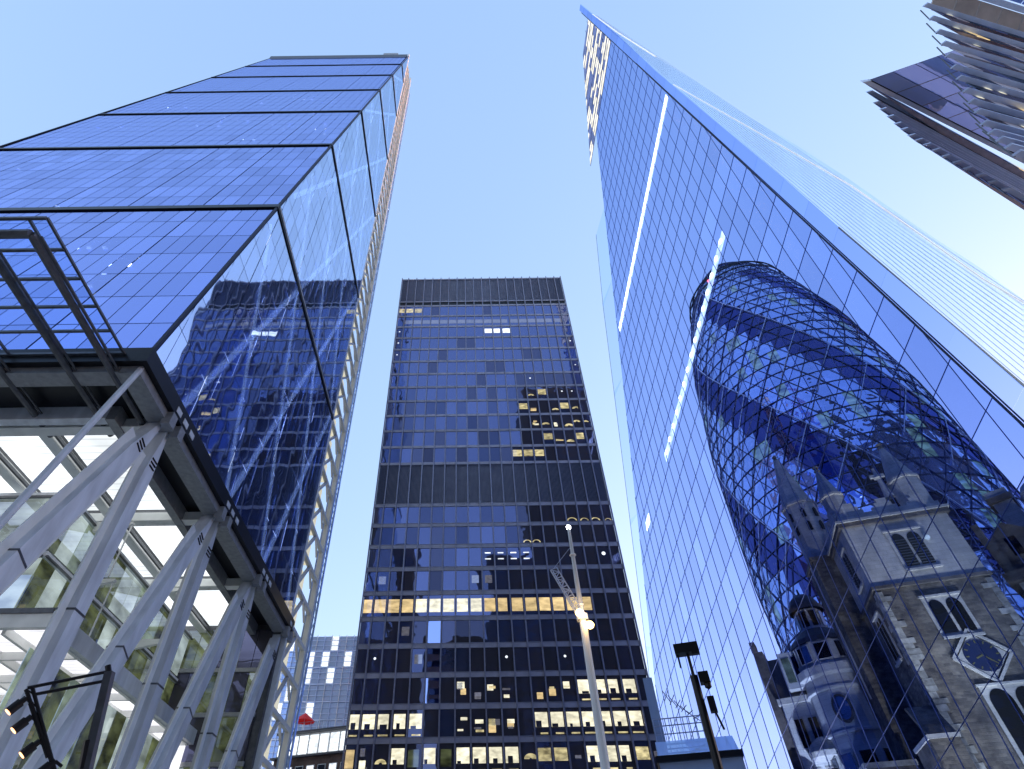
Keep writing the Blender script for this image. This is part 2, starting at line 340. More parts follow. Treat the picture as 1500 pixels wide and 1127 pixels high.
# mega level bands on both faces
for lv in range(0, 7):
    z = Z0+lv*LV
    b = MB()
    if lv == 0: continue
    hh = (.42, .42, .34, .26, .22, .2, .18)[lv]
    b.beam(sp(XW-.1, z)+sn*.04, sp(XE+.1, z)+sn*.04, 2*hh, .25, sn)
    mb_build(b, 'level_band', 'trim', T1, o1)
    b = MB(); y0 = sp(0, z).y; b.box(XE-.05, XE+.13, y0, 58, z-hh, z+hh); mb_build(b, 'level_band', 'trim', T1, o1)
    b = MB(); b.box(XE+.14, XE+.2, y0+.1, 58, z-.10, z+.06); mb_build(b, 'band_rail', 'steel', T1, o1)
# corner joint
b = MB(); b.beam(sp(XE-.05, Z0), sp(XE-.05, ztop), .17, .2, sn); mb_build(b, 'corner_joint', 'seamline', T1, o1)
# east face glazing
YB = 57.9
ep = []
for lv in range(7):
    for st in range(7):
        z0 = Z0+lv*LV+st*STO; z1 = z0+STO
        if st == 0: z0 += .5
        if st == 6: z1 -= .5
        j = 0
        while True:
            y1 = YB-j*BW; y0 = y1-BW; j += 1
            if y1 < sp(0, z0).y+.15: break
            g = .09 if j % 5 == 0 else .03
            q = [(y0+g, z0+.03), (y1-.02, z0+.03), (y1-.02, z1-.03), (y0+g, z1-.03)]
            q = hp(q, 1, -SL, -(22-Z0*SL)-.2)
            if len(q) < 3: continue
            pts = [Vector((XE-.02, a, b_)) for a, b_ in q]
            ep.append((parea(pts), pts))
ep.sort(key=lambda a: -a[0])
rest = MB(); cache = {}
for k, (a, pts) in enumerate(ep):
    dx = Vector((.04, 0, 0))
    if k < 300:
        b = MB(); p0 = pts[0]; key = tuple((round((p-p0).y, 2), round((p-p0).z, 2)) for p in pts)
        if key not in cache:
            b.prism([p-p0 for p in pts], dx); me = bpy.data.meshes.new('side_pane'); me.from_pydata(b.v, [], b.f); me.materials.append(MT['east']); cache[key] = me
        link('side_pane', cache[key], T1, tuple(p0-o1))
    else: rest.prism([p-o1 for p in pts], dx)
rest.build('upper_side_glazing', 'east', T1, stuff=True)
b = MB(); b.prism([(XE-.08, 22+.1, Z0), (XE-.08, YB, Z0), (XE-.08, YB, ztop), (XE-.08, sp(0, ztop).y+.1, ztop)], (-.3, 0, 0)); b.v = [(v[0]-.5, v[1], v[2]) for v in b.v]; mb_build(b, 'side_backing', 'thin', T1, o1)
for lv in range(7):     # mega frame bracing just behind the side glass
    za, zb = Z0+lv*LV, Z0+(lv+1)*LV
    for j, (ya, yb_) in enumerate(((26.9, 37.2), (37.2, 47.5), (47.5, 57.7))):
        for (p, q_) in (((ya, za), (yb_, zb)), ((yb_, za), (ya, zb))):
            lim = lambda z: 22+(z-Z0)*SL+1.0
            n_ = 12; pts_ = [(p[0]+(q_[0]-p[0])*i/n_, p[1]+(q_[1]-p[1])*i/n_) for i in range(n_+1)]; pts_ = [v for v in pts_ if v[0] > lim(v[1])]
            if len(pts_) < 3: continue
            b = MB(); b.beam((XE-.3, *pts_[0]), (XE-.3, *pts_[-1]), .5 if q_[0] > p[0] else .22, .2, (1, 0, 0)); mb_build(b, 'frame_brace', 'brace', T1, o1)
# west wall + roof + back (closed volume)
b = MB(); b.prism([(XW, 22, Z0+1), (XW, 58, Z0+1), (XW, 58, ztop), (XW, sp(0, ztop).y, ztop)], (-.3, 0, 0)); mb_build(b, 'west_wall', 'trim', T1, o1)
b = MB(); b.box(XW, XE-.5, 57.5, 58, 0, ztop-.1); mb_build(b, 'core_wall', 'dark', T1, o1)
# ------ ladder frame of the north core (east side)
YC0, YC1 = 58.1, 66.3
b = MB(); b.box(XE-9, XE-4.0, YC0, YC1+.5, 0, ztop+4); mb_build(b, 'core_shaft', 'grey', T1, o1)
for yy in (YC0+.35, YC1-.3):
    b = MB(); b.box(XE-.6, XE-.05, yy-.3, yy+.3, 0, ztop+3); mb_build(b, 'ladder_column', 'white', T1, o1)
mq = bpy.data.meshes.new('core_panel'); b = MB().box(-2.6, -.9, -.75, .75, -1.35, 1.35); mq.from_pydata(b.v, [], b.f); mq.materials.append(MT['cream'])
mbm = bpy.data.meshes.new('ladder_beam'); b = MB().box(-.5, -.1, -4.0, 4.0, -.22, .22); mbm.from_pydata(b.v, [], b.f); mbm.materials.append(MT['white'])
mbr = bpy.data.meshes.new('ladder_brace'); b = MB().beam((-.3, -3.6, -1.9), (-.3, -.2, 1.9), .3, .3).beam((-.3, .1, 1.9), (-.3, 1.9, .3), .22, .22); mbr.from_pydata(b.v, [], b.f); mbr.materials.append(MT['steel'])
mbk = bpy.data.meshes.new('dark_void'); b = MB().box(-3.8, -2.9, -3.6, 3.6, -1.7, 1.7); mbk.from_pydata(b.v, [], b.f); mbk.materials.append(MT['trim'])
ym = (YC0+YC1)/2
for k in range(54):
    z = 3+k*3.98
    if z > ztop: break
    for nme, me, dz in (('core_panel', mq, 2.0), ('ladder_beam', mbm, 0), ('ladder_brace', mbr, 2.0), ('dark_void', mbk, 2.0)):
        link(nme, me, T1, (0, ym-22, z+dz))
b = MB()       # outer service riser: lattice of pipes
for yy, xx in ((YC1+.6, XE-.2), (YC1+1.9, XE-.2), (YC1+1.3, XE-1.2)): b.tube((xx, yy, 0), (xx, yy, ztop-6), .13, 5)
for k in range(110):
    z = k*1.95; b.beam((XE-.2, YC1+.6, z), (XE-.2, YC1+1.9, z), .1, .1)
    b.beam((XE-.2, YC1+(.6 if k % 2 else 1.9), z), (XE-.2, YC1+(1.9 if k % 2 else .6), z+1.95), .08, .08)
mb_build(b, 'service_riser', 'bglass', T1, o1, stuff=True)
# ------ base: fascia, soffit, ceiling
b = MB(); b.box(XE-.1, XE+.25, 21.7, 59, Z0-.75, Z0+.38); mb_build(b, 'edge_trim', 'trim', T1, o1)
b = MB(); b.box(XW, XE-.1, 21.7, 22.1, Z0-.75, Z0+.38); mb_build(b, 'edge_trim', 'trim', T1, o1)
b = MB(); b.box(XE-1.3, XE-.12, 22.12, 59, Z0-1.3, Z0-.3); mb_build(b, 'edge_beam', 'grey', T1, o1)
b = MB(); b.box(XW, XE-1.35, 22.12, 23.2, Z0-1.2, Z0-.3); mb_build(b, 'edge_beam', 'grey', T1, o1)
b = MB(); b.box(XE-2.9, XE-1.35, 23.2, 59, Z0-.55, Z0-.3); mb_build(b, 'dark_recess', 'trim', T1, o1)
b = MB(); b.box(XW, XE-2.9, 23.2, 25.6, Z0-.55, Z0-.3); mb_build(b, 'dark_recess', 'trim', T1, o1)
b = MB(); b.box(XE-3.5, XE-2.92, 25.62, 59, Z0-1.6, Z0-.4); mb_build(b, 'inner_edge_beam', 'grey', T1, o1)
b = MB(); b.box(XW, XE-3.5, 25.62, 26.2, Z0-1.5, Z0-.4); mb_build(b, 'inner_edge_beam', 'steel', T1, o1)
NY = [16.4+10.4*k for k in range(1, 5)]     # node lines
for y in NY:
    b = MB(); b.box(XW, XE-1.3, y-.28, y+.28, Z0-1.45, Z0-.75); b.box(XW, XE-1.3, y-.38, y+.38, Z0-1.5, Z0-1.42); mb_build(b, 'ceiling_beam', 'white', T1, o1)
bx = [XE-3.5-4.7*k for k in range(1, 9)]
for x in bx:
    b = MB(); b.box(x-.2, x+.2, 26.2, 59, Z0-1.25, Z0-.6); b.box(x-.35, x+.35, 26.2, 59, Z0-1.33, Z0-1.24); mb_build(b, 'ceiling_rib', 'white', T1, o1)
    b = MB(); b.box(x+.45, x+.62, 26.2, 59, Z0-1.2, Z0-1.0); mb_build(b, 'cable_tray', 'dark', T1, o1)
xs = [XE-3.5]+bx; ys = [26.2]+[v for y in NY for v in (y,)]+[59]
for i in range(len(xs)-1):
    for j in range(len(ys)-1):
        if ys[j+1]-ys[j] < 1.2: continue
        b = MB(); b.box(xs[i+1]+.4, xs[i]-.3, ys[j]+.35, ys[j+1]-.35, Z0-.55, Z0-.45); mb_build(b, 'ceiling_panel', 'lum', T1, o1)
b = MB(); b.box(XW, XE-1, 22.2, 59, Z0-.29, Z0-.05); mb_build(b, 'soffit_deck', 'dark', T1, o1)
# columns and rakers
for k, y in enumerate([26.9, 37.15, 47.5, 58.2]):
    top = Vector((XE-.9, y, Z0-1.3))
    for sgn, foot in ((0, Vector((XE-1.2, y+.35, 0))), (1, Vector((XE-1.0, y-10.2, 0)))):
        t2 = top+Vector((0, .45 if sgn == 0 else -.45, 0)); d = (foot-t2)
        pts = [t2+d*f for f in (0, .03, .12, 1)]; ws = (.28, .42, .95, .95)
        c = MB()
        dn = d.normalized(); u = Vector((1, 0, 0)); v = dn.cross(u).normalized()
        ring = []
        for p, w in zip(pts, ws):
            k0 = len(c.v)
            for a, b_ in ((-.3, -.5), (.3, -.5), (.3, .5), (-.3, .5)): c.v.append(tuple(p+u*a*1.5+v*b_*w))
            ring.append(k0)
        for a, b_ in zip(ring, ring[1:]):
            for i in range(4): c.f.append((a+i, a+(i+1) % 4, b_+(i+1) % 4, b_+i))
        c.f.append((ring[-1], ring[-1]+1, ring[-1]+2, ring[-1]+3))
        col = mb_build(c, 'column', 'steel', T1, o1)
        e = MB()
        for s_ in (-1, 1): e.beam(t2+d*.08+u*.5*s_*.0+v*s_*.46, t2+d*.98+v*s_*.46, .06, 1.02, v)
        mb_build(e, 'column_flange', 'white', col, o1)
        e = MB(); p = t2+d*.45; e.beam(p-v*.5, p+v*.5, .95, .10, dn); mb_build(e, 'splice_joint', 'dark', col, o1)
        e = MB()
        for q in (.085, .095, .105): e.tube(t2+d*q-v*.3+u*.46, t2+d*q+v*.3+u*.46, .06, 5)
        mb_build(e, 'pin_bolts', 'black', col, o1)
    e = MB(); e.box(XE-.3, XE+.30, y-1.0, y-.35, Z0-1.7, Z0-.8); mb_build(e, 'node_plate', 'grey', T1, o1); e = MB(); e.box(XE-.3, XE+.30, y+.3, y+.95, Z0-1.7, Z0-.8); mb_build(e, 'node_plate', 'grey', T1, o1)
    for dy in (-.8, 0.3, 1.4):
        e = MB(); e.box(XE+.26, XE+.3, y+dy, y+dy+.65, Z0-.55, Z0-.15); mb_build(e, 'fascia_lamp', 'steel', T1, o1)
# slender strut at the south corner
b = MB(); b.tube(hit(208, 539, (XE, 22.3, 0), (0, 1, 0)), hit(-30, 800, (XE, 18, 0), (0, 1, 0)), .16, 8); mb_build(b, 'slender_strut', 'steel', T1, o1)
# inner suspended glass volume
XI = -27.5
lev = [(24.6, 21.2), (20.6, 16.9)]
for li, (zt, zb) in enumerate(lev):
    y0 = 33+li*.8
    b = MB(); b.box(XI-16, XI+.25, y0-.2, 57, zt+.02, zt+.36); mb_build(b, 'floor_edge', 'steel', T1, o1)
    b = MB(); b.box(XI+.26, XI+.42, y0-.2, 57, zt-.05, zt+.05); mb_build(b, 'floor_rail', 'dark', T1, o1)
    b = MB(); b.box(XI-16, XI+.1, y0-.32, y0-.2, zt-.12, zt+.05); mb_build(b, 'floor_rail', 'dark', T1, o1)
    n = 15
    for i in range(n):
        ya = y0+i*(57-y0)/n; yb = ya+(57-y0)/n-.07
        mt = random.choice(['greypane', 'greypane', 'green', 'greend'] if li < 1 else ['greend', 'green', 'greend', 'greypane', 'greend'])
        b = MB(); b.box(XI-.02, XI+.06, ya, yb, zb+.05, zt-.05); mb_build(b, 'hall_pane', mt, T1, o1)
        if i < 10:
            xa = XI-i*1.5; b = MB(); b.box(xa-1.45, xa-.03, y0-.06, y0+.02, zb+.05, zt-.05); mb_build(b, 'hall_pane', 'amber' if (li == 0 and i in (4, 5, 6)) else 'greypane', T1, o1)
    for yy in (y0+3.5, y0+13.8):
        b = MB(); b.prism([(XI+.3, yy, zt+.3), (XI+3.0, yy, zt+.3), (XI+3.0, yy, zt+.12), (XI+.3, yy, zt-.45)], (0, .3, 0)); mb_build(b, 'bracket', 'white', T1, o1)
        b = MB(); b.tube((XI+2.9, yy+.15, zt+.2), (XI+2.9, yy+.15, zt-3.9), .06, 5); mb_build(b, 'hanger_rod', 'white', T1, o1)
# lit lobby: deck edge beam, then luminous ceiling running back to a bright rear wall
ZM = 16.1; XL = XI+3.0
b = MB(); b.box(XW, XL, 33.4, 57, ZM, ZM+.35); mb_build(b, 'lobby_deck', 'steel', T1, o1)
b = MB(); b.box(XW, XL+.1, 33.0, 33.4, ZM-.35, ZM+.6); mb_build(b, 'lobby_edge_beam', 'white', T1, o1)
b = MB(); b.box(XW, XL+.1, 32.9, 33.0, ZM+.45, ZM+.75); mb_build(b, 'lobby_edge_beam', 'dark', T1, o1)
b = MB(); b.box(XL, XL+.4, 33.4, 57, ZM-.5, ZM+.6); mb_build(b, 'lobby_edge_beam', 'steel', T1, o1)
for i in range(9):
    xa = XL-.1-i*2.5
    b = MB(); b.box(xa-.12, xa+.12, 33.5, 57, ZM-.55, ZM-.02); mb_build(b, 'lobby_rib', 'white', T1, o1)
    for j in range(6):
        ya = 33.6+j*3.9; b = MB(); b.box(xa-2.3, xa-.2, ya, ya+3.5, ZM-.14, ZM-.04); mb_build(b, 'lobby_ceiling_panel', 'lumlow', T1, o1)
for j in range(6):
    ya = 33.6+j*3.9; b = MB(); b.box(XL-20, XL, ya+3.55, ya+3.75, ZM-.6, ZM-.02); mb_build(b, 'lobby_rib', 'white', T1, o1)
for i in range(13):
    for j in range(4):
        xa = XL-.2-i*1.7; b = MB(); b.box(xa-1.62, xa, 56.8, 56.9, 3.2+j*3.2, 6.3+j*3.2); mb_build(b, 'rear_hall_pane', random.choice(['lumlow', 'lumlow', 'greypane', 'lum', 'green']), T1, o1)
for x_ in (-34, -41):
    b = MB(); b.tube((x_, 44, 0), (x_, 44, ZM), .35, 10); mb_build(b, 'lobby_column', 'white', T1, o1)
# glazed lower hall walls under the deck and on the core wall
for i in range(14):
    ya = 34+i*1.65; b = MB(); b.box(XI+2.0, XI+2.05, ya, ya+1.58, 9.5, 15.0); mb_build(b, 'hall_pane', random.choice(['greend', 'greypane', 'greend', 'green', 'tdark']), T1, o1)
for i in range(6):
    for j in range(6):
        xa = XE-1.2-i*1.4; b = MB(); b.box(xa-1.34, xa, 57.3, 57.4, 3+j*3.8, 6.6+j*3.8); mb_build(b, 'core_pane', random.choice(['greend', 'tdark', 'tdark', 'greypane' if j > 4 else 'greend']), T1, o1)
    b = MB(); 
for j in range(6): b = MB(); b.box(XE-9.8, XE-1.1, 57.1, 57.3, 2.6+j*3.8, 2.95+j*3.8); mb_build(b, 'core_floor_edge', 'grey', T1, o1)
# glass entrance canopy with dark tubes
def cz(x, y, z=Z0-.2): return hit(x, y, (0, 0, z), (0, 0, 1))
yf = cz(76, 320).y; xr = cz(182, 520).x; xl = xr-12.5; yr = 21.7
fr = MB()
yl = [cz(60, v).y for v in (320, 366.5, 409, 450, 486, 519)]
xlns = [xr, cz(160, 521).x, cz(93, 521).x, cz(13, 521).x, cz(-60, 521).x]
for y in yl: fr.beam((xl, y, Z0-.2), (xr, y, Z0-.2), .14, .14)
for x in xlns: fr.beam((x, yf, Z0-.15), (x, yr, Z0-.15), .12, .12)
cn = thing('glass_canopy', 'clear glass canopy in a black frame at the upper left, on dark steel arms', 'canopy', loc=(xr, yr, 0))
oc = Vector((xr, yr, 0))
mb_build(fr, 'canopy_frame', 'dark', cn, oc)
for i in range(len(xlns)-1):
    for j in range(len(yl)-1):
        a, b_ = sorted((yl[j], yl[j+1])); q = MB(); q.box(xlns[i+1]+.08, xlns[i]-.08, a+.08, b_-.08, Z0-.12, Z0-.09); mb_build(q, 'canopy_pane', 'canopyglass' if 'canopyglass' in MT else 'spale', cn, oc)
ZT = Z0-1.0
yc = cz(43, 343, ZT).y
xt = [cz(165, 542, ZT).x, cz(75, 500, ZT).x, cz(3, 540, ZT).x]
for x in xt:
    q = MB(); q.tube((x, yc if x == xt[0] else yc-1, ZT), (x, 27.5, ZT-.2), .2, 8); q.tube((x+.32, yc+.2, ZT+.1), (x+.32, 27.5, ZT-.1), .07, 6); mb_build(q, 'canopy_arm', 'dark', cn, oc)
q = MB(); q.tube((xl-3, yc, ZT), (xt[0], yc, ZT), .22, 8); mb_build(q, 'canopy_front_tube', 'dark', cn, oc)

# ================================================================== dark office tower (centre)
TX0, TX1, TY, TH = -15.15, 22.62, 79.0, 118.2
T2 = thing('dark_office_tower', 'dark rectangular office tower with a grid of windows in the middle', 'skyscraper', loc=(0, TY, 0))
o2 = Vector((0, TY, 0))
b = MB(); b.box(TX0+.05, TX1-.05, TY+.25, TY+35, 0, TH-.2); mb_build(b, 'tower_body', 'tframe', T2, o2)
bw = (TX1-TX0)/19.6
cx = [TX0, TX0+.8*bw] + [TX0+.8*bw+bw*k for k in range(1, 19)] + [TX1]
sz = [107.4-3.73*k for k in range(13)]; sz[-1] = 62.7
lz = [54.35-3.69*k for k in range(15)]
for z in sz+lz+[TH-.3, 109.0]:
    q = MB(); hh = .34 if z < 60 else (.26 if z < 109 else .18); q.box(TX0, TX1, TY-.12, TY+.2, z-hh, z+hh); mb_build(q, 'spandrel', 'tframe', T2, o2)
    if z < 60: q = MB(); q.box(TX0, TX1, TY-.16, TY-.13, z+hh-.10, z+hh-.03); mb_build(q, 'spandrel_edge', 'tfin', T2, o2)
for k, x in enumerate(cx):
    q = MB(); q.box(x-.09, x+.09, TY-.42, TY-.125, 0, TH); mb_build(q, 'mullion', 'tfin' , T2, o2)
def cls(row, c):
    """row: ('u',f) upper floor f, ('l',g) lower floor g"""
    k, f = row
    if k == 'u':
        if f == 0 and c <= 2: return 'half_yel'
        if f == 1 and 1 <= c <= 18: return 'band'
        if f == 2 and c in (10, 11, 12): return 'half_cool'
        if (f, c) in ((2, 0), (3, 0), (4, 0), (3, 19), (5, 19), (7, 17), (7, 18), (6, 14)): return 'spot'
        if f in (6, 7, 8, 9, 10) and (c, f) in ((14, 7), (15, 7), (13, 8), (14, 8), (16, 8), (17, 8), (18, 8), (14, 9), (15, 9), (17, 9), (18, 9), (19, 9), (16, 9), (15, 10), (16, 10), (17, 10), (18, 10)): return random.choice(['arc', 'arc', 'half_yel'])
        if f == 11 and c in (12, 13, 14): return 'half_yel'
        if f >= 6 and c >= 13: return 'dark'  # darker glass puts the reflected dark block into the pane colour
    else:
        if f == 0 and c >= 16: return 'lowarc'
        if f == 1 and c in (12, 13): return 'lowarc'
        if f == 2 and 9 <= c <= 12: return 'dots'
        if f == 2 and c == 18: return 'spotbig'
        if f == 3 and c in (1, 8, 9): return 'glowc'
        if f == 4: return 'half_warm' if (c <= 3 or 9 <= c <= 16) else ('half_pale' if c < 9 else 'dark')
        if f in (5, 6, 7) and c == 5: return 'clear'  # brighter glass puts a bar of reflected sky into the pane colour
        if f == 6 and c in (1, 10, 14): return 'spot'
        if f == 7 and 15 <= c <= 18: return 'half_bright'
        if f == 7 and 7 <= c <= 10: return 'arc'
        if f == 8 and (c <= 4 or 12 <= c <= 18): return 'half_bright'
        if f == 8 and 7 <= c <= 10: return 'arc'
        if f in (9, 10) and c in (7, 8, 9, 10, 3): return 'half_bright'
        if f in (9, 10, 11): return random.choice(['arc', 'dark', 'dimp', 'half_yel', 'half_bright', 'arc', 'half_warm'])
        if f == 7 and random.random() < .25: return 'arc'
        if f in (5, 6) and random.random() < .08: return 'glowc'
        if f >= 5: return random.choice(['dark', 'dark', 'mid'])
        if c >= 12: return 'dark'  # dark reflection again put into the glass colour on the right
    return random.choice(['mid', 'mid', 'mid', 'dark' if random.random() < .5 else 'mid'])
cells = []
for k in range(12): cells += [(('u', k), c, cx[c], cx[c+1], sz[k+1]+.28, sz[k]-.28) for c in range(20)]
for k in range(12): cells += [(('l', k), c, cx[c], cx[c+1], lz[k+1]+.36, lz[k]-.36) for c in range(20)]
def wp(row, c, x0, x1, z0, z1): return [Vector((x0, TY, z0)), Vector((x1, TY, z0)), Vector((x1, TY, z1)), Vector((x0, TY, z1))]
cells = sorted(cells, key=lambda a: -parea(wp(*a)))
rest = {}
def wpane(k, x0, x1, z0, z1, mat, y=-.04, nm='window_pane'):
    q = MB(); tl = random.uniform(-.02, .02); q.prism([(x0+.1, y, z0), (x1-.1, y+tl, z0), (x1-.1, y+tl, z1), (x0+.1, y, z1)], (0, .05, 0))
    if k < 300: q.build(nm, mat, T2)
    else:
        r_ = rest.setdefault(mat, MB()); n = len(r_.v); r_.v += q.v; r_.f += [tuple(i+n for i in f) for f in q.f]
for k, (row, c, x0, x1, z0, z1) in enumerate(cells):
    t = cls(row, c); h = z1-z0; w = x1-x0
    base = 'tdark' if t in ('dark', 'arc', 'lowarc', 'dimp', 'spot', 'spotbig', 'half_bright') else ('tclear' if t == 'clear' else 'twin')
    if t.startswith('half_'):
        mat = {'half_yel': 'yel', 'half_cool': 'coolw', 'half_warm': 'warm', 'half_pale': 'bright', 'half_bright': 'bright'}[t]
        wpane(k, x0, x1, z0, z1, base)
        a, b_ = (.18, .82) if t in ('half_warm', 'half_pale') else ((.3, .85) if t == 'half_bright' else (.35, .8))
        q = MB(); q.box(x0+.2, x1-.2, -.055, -.045, z0+h*a, z0+h*b_); q.build('lit_window', mat, T2)
        if t == 'half_bright':
            q = MB(); q.box(x0+.3+random.random()*.5, x1-.3, -.055, -.045, z0+.12, z0+.3); q.build('lit_window', 'yel', T2)
            q = MB(); xa = x0+.25+random.random()*.4; q.box(xa, xa+random.uniform(.3, .9), -.065, -.056, z0+h*.3, z0+h*random.uniform(.38, .55)); q.build('desk_silhouette', 'tdark', T2)
    else:
        wpane(k, x0, x1, z0, z1, base)
        if t == 'band': q = MB(); q.box(x0+.15, x1-.15, -.055, -.045, z0+h*.25, z0+h*.65); q.build('lit_window', 'dim', T2)
        if t in ('spot', 'spotbig'):
            q = MB(); xm = (x0+x1)/2; r_ = .17 if t == 'spot' else .3; q.lathe((xm, -.06, z0+h*.6), [(0, -r_), (r_*.7, -r_*.7), (r_, 0), (r_*.7, r_*.7), (0, r_)], 8)
            q.v = [(v[0], -.06+(v[1]+.06)*.05, v[2]) for v in q.v]; q.build('ceiling_lamp', 'coolw', T2)
        if t == 'dots':
            q = MB()
            for zz in (.35, .68): q.box(x0+.5, x1-.55, -.055, -.045, z0+h*zz, z0+h*zz+.18)
            q.build('ceiling_lamp', 'coolw', T2)
        if t == 'arc' and random.random() < (.5 if row[0] == 'u' else .85):
            for _ in range(random.choice((1, 2, 3))):
                q = MB(); xa = x0+random.uniform(.2, .7); za = z0+h*random.uniform(.1, .6); q.box(xa, min(x1-.15, xa+random.uniform(.5, 1.1)), -.055, -.045, za, za+random.uniform(.15, .9)); q.build('lit_window', random.choice(['yel', 'dim', 'bright', 'warm']), T2)
        elif t in ('arc', 'lowarc'):
            q = MB(); n = 10; xm = (x0+x1)/2+random.uniform(-.3, .3); zc = z0+(.1 if t == 'lowarc' else h*random.uniform(.1, .45)); ro = w*random.uniform(.3, .42); ri = ro*(.75 if t == 'lowarc' else random.uniform(.1, .5))
            for i in range(n):
                a0, a1 = math.pi*i/n, math.pi*(i+1)/n
                q.prism([(xm+ro*math.cos(a0), -.045, zc+ro*math.sin(a0)*.75), (xm+ro*math.cos(a1), -.045, zc+ro*math.sin(a1)*.75), (xm+ri*math.cos(a1), -.045, zc+ri*math.sin(a1)*.75), (xm+ri*math.cos(a0), -.045, zc+ri*math.sin(a0)*.75)], (0, -.01, 0))
            q.build('lit_window', 'yel', T2)
        if t == 'glowc': q = MB(); q.box(x0+.4, x1-.5, -.055, -.045, z0+h*.35, z0+h*.75); q.build('lit_window', 'dim', T2)
        if t == 'dimp': q = MB(); q.box(x0+.25, x1-.4, -.055, -.045, z0+h*.2, z0+h*.8); q.build('lit_window', 'greend', T2)
for mat, q in rest.items(): q.build('small_window_panes', mat, T2, stuff=True)
for c in range(20):    # louvred plant floors
    q = MB(); n = 9
    for i in range(n):
        x = cx[c]+.16+(cx[c+1]-cx[c]-.32)*i/(n-1); q.box(x-.045, x+.045, -.16, .1, 54.75, 62.4)
    q.build('louvre_panel', 'tlouv', T2)
    q = MB()
    for i in range(n):
        x = cx[c]+.16+(cx[c+1]-cx[c]-.32)*i/(n-1); q.box(x-.045, x+.045, -.12, .1, 109.2, TH-.5)
    q.build('louvre_panel', 'tlouv', T2)
    q = MB(); q.box(cx[c]+.1, cx[c+1]-.1, .02, .1, 107.7, 108.8); q.build('dark_slot', 'trim', T2)
    q = MB(); q.box(cx[c]+.1, cx[c+1]-.1, .12, .2, 109.2, TH-.5); q.build('plant_backing', 'tframe', T2)

# ================================================================== leaning glass tower (right)
PN = ray(679, -360).cross(ray(490, 2550)); PN.z = 0; PN.normalize()
if PN.x > 0: PN = -PN                       # faces the camera side (-x)
PH = Vector((0, 0, 1)).cross(PN); PH = PH if PH.y > 0 else -PH; PH.normalize()
P0 = Vector((36, 0, 0))
T3 = thing('leaning_glass_tower', 'huge blue glass tower with a slanting knife edge top at the right', 'skyscraper', loc=(P0.x, P0.y, 0))
def P(s, z, off=0): return P0+PH*s+Vector((0, 0, z))+PN*off
def SP(x, y): q = hit(x, y, P0, PN); return (q-P0).dot(PH), q.z
seam = lambda z: 24.55+.0733*z
cell = []
zmax = 182
for ia in range(-45, 12):
    a0 = 34.5-1.93*ia; a1 = a0+1.93
    for ib in range(-24, 32):
        b0 = 53.5+4.12*ib; b1 = b0+4.12
        # solve s+.048z=a ; z+.39s=b
        def sol(a, b): s = (a-.048*b)/(1-.048*.39); return (s, b-.39*s)
        q = [sol(a0, b0), sol(a1, b0), sol(a1, b1), sol(a0, b1)]
        q = hp(q, 1, -.0733, -24.55-.08)                # right of seam
        q = hp(q, 0, 1, 0)
        lit = b0 > 156
        if lit: q = hp(q, -1, -(66.5-38.2)/(183-115.3), 38.2+183*(66.5-38.2)/(183-115.3))
        else: q = hp(q, -2.87, -1, 2.87*59.5+114.8)
        if len(q) < 3: continue
        cell.append((q, b0, b1, lit, ia, ib))
def shrink(q, g):
    c = (sum(p[0] for p in q)/len(q), sum(p[1] for p in q)/len(q)); o_ = []
    for p in q:
        d = math.hypot(p[0]-c[0], p[1]-c[1]); f = max(0, 1-g/max(d, .01)); o_.append((c[0]+(p[0]-c[0])*f, c[1]+(p[1]-c[1])*f))
    return o_
cell.sort(key=lambda e: -parea([P(*p) for p in e[0]]))
rest = MB(); restl = {'spurp': MB(), 'slit': MB()}
for k, (q, b0, b1, lit, ia, ib) in enumerate(cell):
    pts = [P(a, b_)-P0 for a, b_ in q]
    if lit:
        restl['spurp'].prism(pts, -PN*.05)
        for lo_f, hi_f in ((.08, .40), (.55, .82)):
            if random.random() < .62:
                A_b = hp(hp(q, .39, 1, -(b0+4.12*lo_f)), -.39, -1, b0+4.12*hi_f)
                if len(A_b) > 2: restl['slit'].prism([P(a_, b2, .03)-P0 for a_, b2 in A_b], PN*.02)
        continue
    if k < 300: MB().prism(pts, -PN*.04).build('glass_panel', 'sglass', T3)
    else: rest.prism(pts, -PN*.04)
rest.build('upper_glass_panels', 'sglass', T3, stuff=True)
restl['spurp'].build('top_floor_blinds', 'spurp', T3, stuff=True); restl['slit'].build('lit_top_floors', 'slit', T3, stuff=True)
# joints between the panels
def inpoly_clip(p0, p1, lit=False):
    f1 = lambda p: p[0]-.0733*p[1]-24.55
    f2 = (lambda p: -2.87*p[0]-p[1]+2.87*59.5+114.8) if not lit else (lambda p: -p[0]-.418*p[1]+38.2+183*.418)
    for f in (f1, f2, lambda p: p[1]):
        a, b_ = f(p0), f(p1)
        if a < 0 and b_ < 0: return None
        if a < 0: t = a/(a-b_); p0 = (p0[0]+(p1[0]-p0[0])*t, p0[1]+(p1[1]-p0[1])*t)
        elif b_ < 0: t = a/(a-b_); p1 = (p0[0]+(p1[0]-p0[0])*t, p0[1]+(p1[1]-p0[1])*t)
    return p0, p1
for ia in range(-45, 12):
    a0 = 34.5-1.93*ia; r_ = inpoly_clip((a0, 0), (a0-.048*172, 172))
    if r_ and abs(r_[0][1]-r_[1][1]) > 1: MB().beam(P(*r_[0], .02)-P0, P(*r_[1], .02)-P0, .034, .06, PN).build('upright_joint', 'joint', T3)
for ib in range(-24, 32):
    b0 = 53.5+4.12*ib; r_ = inpoly_clip((20, b0-.39*20), (110, b0-.39*110), b0 > 156)
    if r_ and abs(r_[0][0]-r_[1][0]) > 1: MB().beam(P(*r_[0], .025)-P0, P(*r_[1], .025)-P0, .022, .06, PN).build('floor_joint', 'joint', T3)
